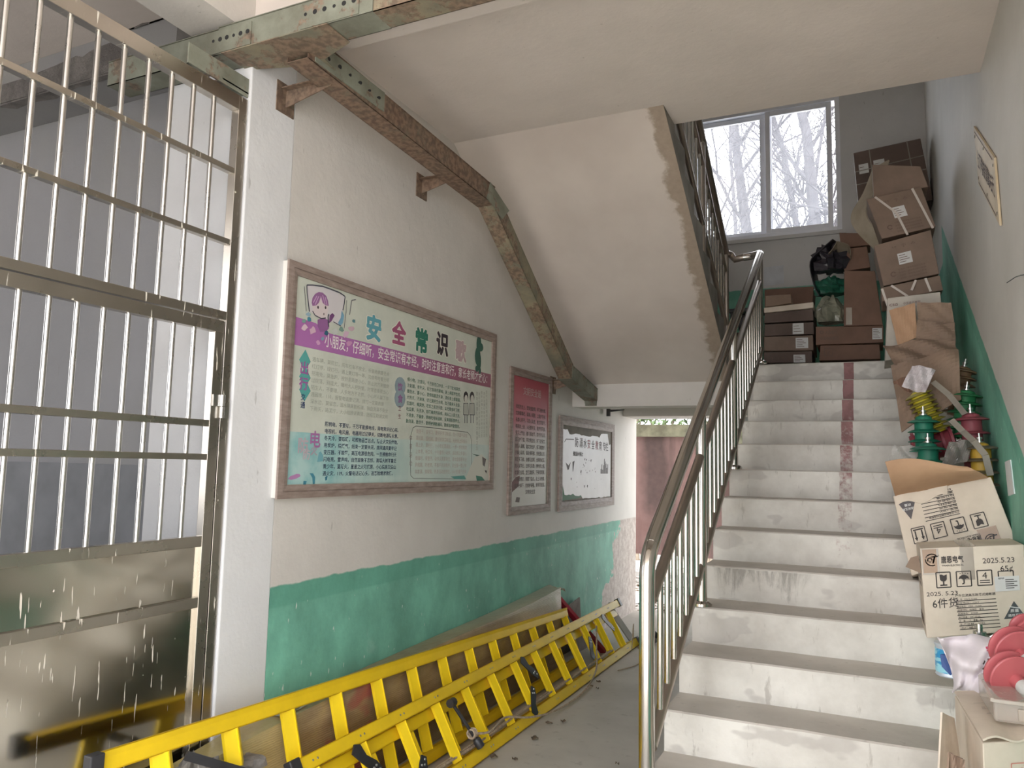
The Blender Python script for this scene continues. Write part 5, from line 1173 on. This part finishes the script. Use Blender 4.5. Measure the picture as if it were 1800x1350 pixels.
csheet('slumped brown cardboard sheet lying over the steps left of the yellow insulator', [(1588, 742), (1622, 745), (1610, 660), (1570, 668)], 4.66, m_cardr, .02, 6, nu=10, nv=12)
# silver foil bag
m_foil = mat('clear_silver_bag', srgb(206, 200, 204), .2, c2=srgb(160, 152, 154), ns=18, bump=.9, bs=20)
csheet('shiny clear plastic pouch with papers inside on top of the yellow insulator', [(1585, 680), (1626, 692), (1644, 650), (1604, 641)], 4.45, m_foil, .012, 7, nm='plastic_pouch', cat='bag', nu=14, nv=12)
m_film = NT('clear_film'); m_film.set(Roughness=.15, Alpha=.45); m_film.color(srgb(214, 212, 208)); m_film.bump(m_film.noise(30, 5, .6), .9, .01); m_film = m_film.m
csheet('crumpled clear plastic film on the step left of the green insulators', [(1563, 816), (1625, 812), (1618, 785), (1570, 783)], 4.35, m_film, .02, 8, nm='plastic_film', cat='film', nu=16, nv=12)
csheet('grey translucent plastic film bunched between the green and yellow insulators', [(1655, 820), (1700, 812), (1712, 772), (1668, 778)], 4.15, m_greybag, .02, 9, nm='plastic_film', cat='film', nu=14, nv=12)

# --- composite insulators
def insulator(lab, base, top, y, rc, rs, n, c, shed_c=None, grp='composite insulators on the stairs', y2=None, ext=0, t0=.06):
    A = at(*base, 'y', y); B = at(*top, 'y', y if y2 is None else y2); d = (B-A).normalized(); A = A-d*ext; L = (B-A).length
    m = mat('insulator_rubber', srgb(*c), .5, c2=tuple(q*.85 for q in srgb(*c))); ms = mat('insulator_shed', srgb(*(shed_c or c)), .5)
    o = thing('insulator', lab, 'insulator', tuple(A), grp)
    obj('core', MB().lathe(A, B, [(0, rc), (L-.03, rc), (L-.008, rc*.8), (L, rc*.45)], 18), m, o, smooth=True)
    s0 = None
    for k in range(n):
        tt = L*(t0+(1-t0-.10)*k/(n-1)) if n > 1 else L/2; R_ = rs if k % 2 == 0 else rs*.86
        if s0 is None: s0 = obj('shed', MB().lathe(A+d*tt, A+d*(tt+.02), [(-.004, rc*.98), (-.003, R_), (0, R_+.001), (.010, rc*1.25), (.012, rc*.98)], 22), ms, o, smooth=True); t00 = tt
        else: inst(s0, *(d*(tt-t00)))
    obj('terminal', MB().lathe(B, B+d, [(-.002, .018), (.006, .018), (.007, .009), (.016, .009), (.017, .013), (.026, .013), (.027, .005), (.045, .005)], 12), m_bar, o, smooth=True)
    return o
Yl, Gn, Br, Rd = (214, 200, 52), (30, 116, 92), (140, 112, 84), (150, 74, 84)
insulator('yellow ribbed insulator leaning left at the front of the upper group', (1640, 745), (1611, 688), 4.5, .042, .068, 9, Yl, (150, 140, 60), ext=.05)
insulator('green ribbed insulator standing below the yellow one', (1628, 835), (1623, 730), 4.38, .043, .074, 7, Gn, ext=.05)
insulator('short green ribbed insulator in front, just above the open flap', (1634, 880), (1631, 778), 4.22, .045, .078, 5, Gn, ext=.03)
insulator('brown ribbed insulator leaning by the green wall at the rear', (1682, 715), (1695, 645), 4.85, .042, .070, 7, Br, ext=.05)
insulator('bright green ribbed insulator leaning in front of the brown one', (1690, 780), (1699, 686), 4.62, .048, .078, 7, (44, 122, 76), ext=.03)
insulator('dull red ribbed insulator standing left of the wall', (1712, 800), (1706, 726), 4.4, .046, .078, 5, Rd, ext=.12)
insulator('amber ribbed insulator nearest the wall with a grey strap across it', (1730, 870), (1722, 778), 4.2, .044, .080, 5, (206, 166, 60), (110, 100, 84), ext=.03)
insulator('red insulator lying wrapped in clear film behind the green ones', (1604, 790), (1680, 775), 4.55, .07, .085, 5, (150, 66, 76))
# straps across
tag(strap([at(1640, 671, 'y', 4.5), at(1668, 694, 'y', 4.42), at(1696, 728, 'y', 4.35)], None, m=m_strapg, nm='packing_strap', wd=.028), 'grey packing strap running down to the dull red insulator', 'strap')
tag(strap([at(1672, 738, 'y', 4.2), at(1692, 758, 'y', 4.16), at(1712, 776, 'y', 4.08), at(1732, 800, 'y', 4.04), at(1741, 836, 'y', 4.05)], None, m=m_strapg, nm='packing_strap', wd=.028), 'shiny grey packing strap bent over the amber insulator', 'strap')
tag(obj('aluminium_strip', MB().add([at(1766, 812, 'x', XR-.006), at(1775, 808, 'x', XR-.006), at(1782, 868, 'x', XR-.006), at(1772, 872, 'x', XR-.006)], [(0, 1, 2, 3)]).prism([at(1766, 812, 'x', XR-.005), at(1775, 808, 'x', XR-.005), at(1782, 868, 'x', XR-.005), at(1772, 872, 'x', XR-.005)], (.005, 0, 0)), flat('white_strip', srgb(236, 240, 242), .3)), 'short bright white strip stuck on the green wall beside the amber insulator', 'strip')

# --- foreground goods at the lower right
# can with blue label
c_ = at(1674, 1188, 'y', 3.12); c_.z = max(c_.z, .0)
can = thing('paint_can', 'round tin with a blue label half covered by the white cloth', 'can', tuple(c_))
obj('body', MB().lathe(c_, c_+Vector((0, 0, 1)), [(0, .048), (.004, .052), (.008, .050), (.10, .050), (.104, .053), (.110, .053), (.112, .044)], 26), flat('tin_white', srgb(196, 206, 216), .35, .3), can, smooth=True)
t = NT('blue_can_label'); t.color(t.mix(t.ramp(t.noise(22, 2, .5, t.mapp((1, 1, 2.5))), .46, .52), srgb(58, 150, 200), srgb(150, 210, 226))); t.set(Roughness=.3); m_bl = t.m
obj('can_label', MB().lathe(c_, c_+Vector((0, 0, 1)), [(.014, .0505), (.0141, .0512), (.092, .0512), (.0921, .0505)], 26), m_bl, can, smooth=True)
b = MB(); cc_ = Vector((c_.x-.010, c_.y-.0515, c_.z+.047)); 
b.add([cc_+Vector((x_, -.002+abs(x_)*.25, z_)) for x_, z_ in ((-.028, .03), (0, .038), (.028, .03), (.024, -.01), (0, -.035), (-.024, -.01))], [tuple(range(5, -1, -1))]); obj('shield_mark', b, flat('navy_print', srgb(34, 74, 140), .4), can)
# white cloth / vest with lettering
m_cloth = mat('white_cloth', srgb(226, 220, 224), .8, c2=srgb(208, 202, 208), ns=6, bump=.2, bs=30)
cl = MB(); K = [(1648, 1120, 3.0), (1700, 1116, 3.02), (1760, 1120, 3.0), (1800, 1098, 2.95)], [(1662, 1150, 2.95), (1705, 1155, 2.94), (1760, 1150, 2.9), (1800, 1140, 2.85)], [(1676, 1192, 2.97), (1710, 1190, 2.92), (1750, 1190, 2.88), (1790, 1190, 2.85)], [(1674, 1218, 2.99), (1700, 1216, 2.95), (1726, 1222, 2.92), (1760, 1220, 2.9)]
KP = [[at(u, v, 'y', y_) for u, v, y_ in r_] for r_ in K]
def bez(P, t_):
    n = len(P)-1; x_ = t_*n; i = min(int(x_), n-1); f = x_-i; p0, p1, p2, p3 = P[max(i-1, 0)], P[i], P[i+1], P[min(i+2, n)]
    return .5*((2*p1)+(p2-p0)*f+(2*p0-5*p1+4*p2-p3)*f*f+(3*p1-p0-3*p2+p3)*f**3)
clf = lambda a, c: bez([bez(r_, a) for r_ in KP], c)+Vector((0, -1, 0))*(.020*math.sin(a*12+c*9)*(1-c*.3)+.014*math.sin(a*6-c*15)+.009*math.sin(a*27+c*7))
cl.sheet(lambda a, c: clf(a, 1-c), 40, 30, .003); clo = obj('white_cloth', cl, m_cloth, smooth=True); tag(clo, 'white cloth vest with a black character heaped over the blue tin', 'cloth')
b = MB(); q_ = at(1738, 1168, 'y', 2.84); putchar(b, '火', q_, (1, 0, 0), (0, 0, 1), .036, .02); putchar(b, '灭', q_+Vector((.05, 0, .002)), (1, 0, 0), (0, 0, 1), .036, .02); o = obj('lettering', b, m_ink, clo); o['kind'] = 'stuff'
b = MB(); q_ = at(1745, 1143, 'y', 2.86); 
for i in range(3): putchar(b, '安全生'[i], q_+Vector((i*.045, 0, .012*i)), (1, 0, .3), (-.3, 0, 1), .034, .02)
o = obj('lettering', b, ink('magenta_print', (186, 62, 96)), clo); o['kind'] = 'stuff'
# chrome fitting behind the cloth
c_ = at(1722, 1118, 'y', 3.08); tag(obj('chrome_fitting', MB().lathe(c_, c_+Vector((0, 0, 1)), [(-.06, .012), (0, .012), (.001, .02), (.016, .02), (.017, .01), (.04, .01)], 12).tube([c_+Vector((.03, 0, .0)), c_+Vector((.045, 0, .012)), c_+Vector((.06, 0, .0)), c_+Vector((.045, 0, -.012)), c_+Vector((.03, 0, .0))], .004, 8), m_bar, smooth=True), 'small chrome bolt and ring sticking up behind the white cloth', 'fitting')
# bottom cartons
fC = carton('carton', 'open pale carton nearest the camera under the red discs, pink mark on its front', [(1733, 1420), (1860, 1400), (1830, 1302), (1728, 1308)], 2.42, .0001, m_cardl) if False else None
P0 = [at(1678, 1222, 'y', 2.86), at(1790, 1232, 'y', 2.86), at(1860, 1300, 'y', 2.42), at(1727, 1306, 'y', 2.42)]
top = [Vector((p_.x, p_.y, (P0[0].z+P0[3].z)/2)) for p_ in P0]; zt_ = top[0].z; 
q0 = [at(1678, 1222, 'z', zt_), at(1800, 1218, 'z', zt_), at(1840, 1300, 'z', zt_), at(1727, 1306, 'z', zt_)]
q0[1] = Vector((min(q0[1].x, LW), q0[1].y, zt_)); q0[2] = Vector((min(q0[2].x, LW), q0[2].y, zt_))
cb = thing('carton', 'open pale carton nearest the camera below the red discs, pink stamp on front', 'box', (q0[3].x, q0[3].y, .38))
zb0 = .22
obj('body', MB().hexa([(q0[3].x, q0[3].y, zb0), (q0[2].x, q0[2].y, zb0), (q0[1].x, q0[1].y, zb0), (q0[0].x, q0[0].y, zb0), tuple(q0[3]), tuple(q0[2]), tuple(q0[1]), tuple(q0[0])]), m_cardl, cb, bevel=.004)
obj('top_flap', MB().sheet(lambda a, c: q0[3].lerp(q0[2], a).lerp(q0[0].lerp(q0[1], a), c)+Vector((0, -.012*(1-c), .010+.008*(1-c)*math.sin(a*9))), 14, 6, .005), m_cardl, cb, smooth=True)
ff = Face((q0[3].x, q0[3].y, zb0), (q0[2].x, q0[2].y, zb0), q0[2], q0[3]); b = MB(); H_ = zt_-zb0
ff.frame(b, .42, 1-.115/H_, .80, 1-.055/H_, .003, .002); ff.text(b, '燕', .50, 1-.105/H_, .72, .045/H_, .03, .002); o = obj('stamp', b, ink('pink_stamp', (206, 140, 128)), cb); o['kind'] = 'stuff'
b = MB(); tf = Face(q0[3]+Vector((0, 0, .016)), q0[2]+Vector((0, 0, .016)), q0[1]+Vector((0, 0, .016)), q0[0]+Vector((0, 0, .016)))
for a_, c_, s_ in ((.15, .62, '—'), (.22, .5, '三三'), (.25, .38, '一')): tf.text(b, s_, a_, c_, a_+.14, .06, .0, .004)
o = obj('lettering', b, m_ink, cb); o['kind'] = 'stuff'
csheet('torn pale cardboard side standing left of the open carton at the bottom', [(1645, 1440), (1702, 1440), (1676, 1262), (1655, 1252)], 2.5, m_cardl, .006, 11, dys=(0, .1, .15, 0), nu=8, nv=12)
csheet('rolled brown cardboard tube end at the bottom edge beside the stairs', [(1658, 1440), (1700, 1440), (1694, 1335), (1668, 1322)], 2.42, m_cardm, .012, 12, nu=10, nv=8)
# clear plastic box and red disc fittings
pb_ = thing('plastic_case', 'clear plastic case of parts on top of the open carton', 'case', tuple(at(1770, 1250, 'z', zt_+.02)))
bx = [at(1728, 1180, 'y', 2.86), at(1745, 1255, 'y', 2.66)]
m_clear = NT('clear_plastic'); m_clear.set(Roughness=.12, Alpha=.42); m_clear.color(srgb(214, 208, 198)); m_clear.bump(m_clear.noise(14, 4), .5, .01); m_clear = m_clear.m
xz = lambda u, v, y_: at(u, v, 'y', y_)
L0, L1 = xz(1727, 1196, 2.80), xz(1744, 1262, 2.56)
obj('body', MB().hexa([(L0.x, 2.56, zt_+.018), (LW-.01, 2.56, zt_+.018), (LW-.01, 2.82, zt_+.018), (L0.x-.01, 2.82, zt_+.018), (L0.x, 2.56, zt_+.075), (LW-.01, 2.56, zt_+.075), (LW-.01, 2.82, zt_+.09), (L0.x-.01, 2.82, zt_+.09)]), m_clear, pb_, bevel=.008)
obj('latch', MB().box((L0.x+.055, 2.548, zt_+.03), (L0.x+.11, 2.558, zt_+.062)), m_tapec, pb_, bevel=.003)
obj('rim', MB().box((L0.x-.004, 2.552, zt_+.072), (LW-.008, 2.562, zt_+.080)).box((L0.x-.008, 2.556, zt_+.072), (L0.x, 2.82, zt_+.082)), m_clear, pb_)
m_red = mat('pink_red_plastic', srgb(188, 98, 102), .42, c2=srgb(176, 88, 94)); m_pink = mat('pale_plastic_cap', srgb(206, 208, 204), .4)
def disc_fit(lab, u, v, y_, r, tilt, r2=None, axis=(.42, -1, -.30)):
    c_ = at(u, v, 'y', y_); d = Vector(axis).normalized()
    o = thing('red_disc_fitting', lab, 'fitting', tuple(c_), 'red disc fittings')
    obj('disc', MB().lathe(c_, c_+d, [(-.006, r*.96), (-.002, r), (.002, r), (.005, r*.96), (.012, r*.30), (.04, r*.24)], 40), m_red, o, smooth=True)
    obj('rear_disc', MB().lathe(c_-d*.035, c_, [(-.006, r*.94), (-.002, r*.98), (.002, r*.98), (.006, r*.9), (.012, r*.3)], 36), m_red, o, smooth=True)
    obj('cap', MB().lathe(c_+d*.04, c_+d, [(0, r*.30), (.03, r*.32), (.045, r*.26), (.048, r*.1)], 20), m_pink, o, smooth=True)
disc_fit('lower red double-disc fitting resting on the clear plastic case', 1783, 1193, 2.72, .070, 0)
disc_fit('upper red double-disc fitting behind and above the other one', 1790, 1148, 2.78, .070, 0)
disc_fit('red disc fitting at the very right edge, highest of the three', 1812, 1112, 2.84, .045, 0)
# ------------------------------------------------------------------ outside
t = NT('stained_pink_sheet'); x, y, z = t.xyz()
c = t.mix(t.ramp(t.noise(2.2, 6, .6), .35, .7), srgb(112, 84, 80), srgb(134, 106, 102))
xs0 = at(1152, 850, 'y', 10.2).x
dx = t.math('ABSOLUTE', t.math('ADD', t.math('SUBTRACT', x, xs0), t.math('MULTIPLY', t.math('SUBTRACT', t.noise(2.5, 4), .5), .25)))
st_ = t.math('MULTIPLY', t.ramp(dx, .10, .24, (1, 1, 1, 1), (0, 0, 0, 1)), t.ramp(t.math('DIVIDE', t.math('ADD', z, t.math('MULTIPLY', t.noise(4, 3), .5)), 3), .30, .42))
st2 = t.math('MULTIPLY', t.ramp(t.noise(2.2, 4, .6, t.mapp((2, 1, .3))), .5, .66), .6)
c = t.mix(t.math('MULTIPLY', t.math('MAXIMUM', st_, st2), .85), c, t.mix(t.noise(14, 5), srgb(48, 38, 38), srgb(82, 64, 60))); t.color(c); t.set(Roughness=.85); m_pinkw = t.m
m_cop = mat('mossy_coping', srgb(128, 124, 104), .9, c2=srgb(96, 92, 76), ns=8, bump=.4)
PY = 10.2
b = MB().box((-5, YB+.24, 3.15), (1.5, 9.9, 3.27)); struct('added_shade_slab', b, m_plain)  # unseen slab, added only to shade the passage and the pink yard gate
pz1 = at(1150, 768, 'y', PY).z; pzc = at(1150, 750, 'y', PY).z; pz0 = at(1150, 975, 'y', PY).z
yd = thing('yard_gate', 'pink-stained sheet metal gate with open bars below, seen through the back doorway', 'gate', (-2.6, PY, 0))
obj('sheet_panel', MB().box((-4.2, PY, pz0), (-1.6, PY+.05, pz1)), m_pinkw, yd)
m_ybar = mat('white_yard_bar', srgb(196, 190, 186), .6)
b0 = obj('bar', MB().tube([(-4.1, PY+.025, .0), (-4.1, PY+.025, pz0)], .012, 6), m_ybar, yd)
for k in range(1, 24): inst(b0, k*.105, 0, 0)
obj('bottom_rail', MB().box((-4.2, PY, .04), (-1.6, PY+.05, .10)), m_ybar, yd)
tag(obj('coping_beam', MB().box((-4.6, PY-.12, pz1), (-1.2, PY+.25, pzc+.02)), m_cop), 'mossy concrete beam capping the pink gate outside', 'beam')
tag(obj('gate_pier', MB().box((-1.6, PY-.1, -.02), (-1.2, PY+.25, pz1)), m_cop), 'concrete pier at the right of the pink yard gate', 'pier')
tag(obj('gate_pier', MB().box((-4.6, PY-.1, -.02), (-4.2, PY+.25, pz1)), m_cop), 'concrete pier at the left of the pink yard gate', 'pier')
# leaf litter outside the doorway
r_ = random.Random(33); b = MB()
for i in range(900):
    x_ = r_.uniform(-3.6, -1.2); y_ = r_.choice([r_.uniform(8.05, 8.6), r_.uniform(9.2, 10.6), r_.uniform(8.05, 13)]); s_ = r_.uniform(.02, .05); a = r_.uniform(0, 6.28); z_ = -.015+r_.uniform(.0, .02)
    b.add([(x_+s_*math.cos(a), y_+s_*math.sin(a), z_), (x_-s_*.5*math.sin(a), y_+s_*.5*math.cos(a), z_+.012), (x_-s_*math.cos(a), y_-s_*math.sin(a), z_+.004), (x_+s_*.5*math.sin(a), y_-s_*.5*math.cos(a), z_+.010)], [(0, 1, 2, 3)])
tag(obj('leaf_litter', b, mat('litter', srgb(126, 102, 76), .9, c2=srgb(70, 54, 40), ns=18)), 'brown leaf litter on the ground beyond the back doorway', 'leaves', kind='stuff')
# green undergrowth and stems beyond the coping
m_leafg = mat('shrub_leaf', srgb(96, 118, 72), .7, c2=srgb(56, 76, 44), ns=9); m_bark = mat('pale_bark', srgb(150, 140, 126), .9, c2=srgb(110, 100, 88), ns=6, bump=.4, bs=20)
for j, (cx, lab) in enumerate(((-3.5, 'leafy green shrub above the left part of the yard gate'), (-2.3, 'leafy green shrub above the right part of the yard gate'))):
    sh = thing('leafy_shrub', lab, 'shrub', (cx, 12.4, 0)); b = MB(); r_ = random.Random(50+j)
    for i in range(1500):
        a = r_.uniform(0, 6.28); rr_ = r_.uniform(.05, .85); p_ = Vector((cx+math.cos(a)*rr_*1.2, 12.4+math.sin(a)*rr_*.9, r_.uniform(1.7, 3.1))); s_ = r_.uniform(.03, .07); u_ = Vector((r_.uniform(-1, 1), r_.uniform(-1, 1), r_.uniform(-1, 1))).normalized(); w_ = u_.orthogonal().normalized()
        b.add([p_-u_*s_, p_+w_*s_*.4, p_+u_*s_, p_-w_*s_*.4], [(0, 1, 2, 3)])
    o = obj('foliage', b, m_leafg, sh); o['kind'] = 'stuff'; b = MB()
    for i in range(14): b.tube([(cx+r_.uniform(-.2, .2), 12.4, -.02), (cx+r_.uniform(-.5, .5), 12.4+r_.uniform(-.3, .3), 1.5), (cx+r_.uniform(-.9, .9), 12.4+r_.uniform(-.3, .3), 3.0)], [.03, .02, .01], 6)
    o = obj('stems', b, m_bark, sh); o['kind'] = 'stuff'
# bare trees behind the window
m_bark2 = mat('grey_bare_bark', srgb(86, 84, 88), .9, c2=srgb(64, 62, 66), ns=5)
def tree(lab, base, top, r0, seed, branches, depth=4, lean=None):
    r_ = random.Random(seed); base = Vector(base); top = Vector(top); o = thing('bare_tree', lab, 'tree', tuple(base)); 
    tp = [base.lerp(top, k/6)+Vector((r_.uniform(-.08, .08), r_.uniform(-.1, .1), 0))*(1 if 0 < k < 6 else 0) for k in range(7)]
    obj('trunk', MB().tube(tp, [r0*(1-.6*k/6) for k in range(7)], 9), m_bark2, o, smooth=True)
    mb = MB()
    def br(p, d, ln, r, dep):
        pts = [p]; q = p.copy(); dd = d.copy(); n = 4
        for i in range(n):
            dd = (dd+Vector((r_.uniform(-.22, .22), r_.uniform(-.2, .2), r_.uniform(-.12, .2)))).normalized(); q = q+dd*ln/n; pts.append(q.copy())
        mb.tube(pts, [max(.006, r*(1-.65*i/n)) for i in range(n+1)], 5 if r > .015 else 3, cap=False)
        if dep > 0:
            for i in range(r_.choice((2, 3, 3))):
                k = r_.randint(1, n); side = dd.cross(Vector((0, 1, 0))).normalized()*r_.choice((-1, 1)); nd = (dd*.8+side*r_.uniform(.4, 1.0)+Vector((0, r_.uniform(-.4, .4), r_.uniform(0, .4)))).normalized(); br(pts[k], nd, ln*r_.uniform(.5, .8), r*.55, dep-1)
    for i in range(branches):
        f = .25+.72*i/branches; p = base.lerp(top, f); d = ((top-base).normalized()*.6+Vector((r_.choice((-1, 1))*r_.uniform(.4, 1), r_.uniform(-.5, .5), r_.uniform(.2, .8)))).normalized(); br(p, d, r_.uniform(1.6, 2.8), r0*.32*(1-f*.4), depth)
    o2 = obj('branches', mb, m_bark2, o); o2['kind'] = 'stuff'; return o
def tp(u, v, y): return at(u, v, 'y', y)
def line_tree(lab, a, b_, y, r, seed, br, dep=3):
    br += 3; dep = 3
    A = tp(*a, y); B = tp(*b_, y); d = (B-A); # carry the trunk down to the ground
    k = (A.z-0)/max(d.z, .5); k = min(k, 1.2); g = A-d*k; g.z = -.02; tree(lab, g, B+d*.5, r, seed, br, dep)
line_tree('bare tree with a thick trunk leaning left behind the left window pane', (1330, 320), (1300, 200), 15, .17, 61, 9)
line_tree('bare tree with a straight trunk behind the right window pane', (1470, 420), (1412, 205), 14, .17, 62, 9)
line_tree('thin bare tree leaning left, crossing the middle of the right window pane', (1450, 400), (1375, 225), 16, .11, 63, 9)
line_tree('thin bare tree leaning right across the right window pane', (1365, 410), (1460, 315), 15, .075, 64, 6)
line_tree('bare tree slanting low behind the left window pane', (1335, 385), (1265, 310), 14, .10, 65, 8)
line_tree('distant bare tree far behind the left window pane', (1290, 400), (1285, 230), 19, .08, 66, 10, 4)
line_tree('distant bare tree far behind the right window pane', (1400, 400), (1440, 230), 20, .08, 67, 10, 4)
bpy.data.objects.remove(_to)
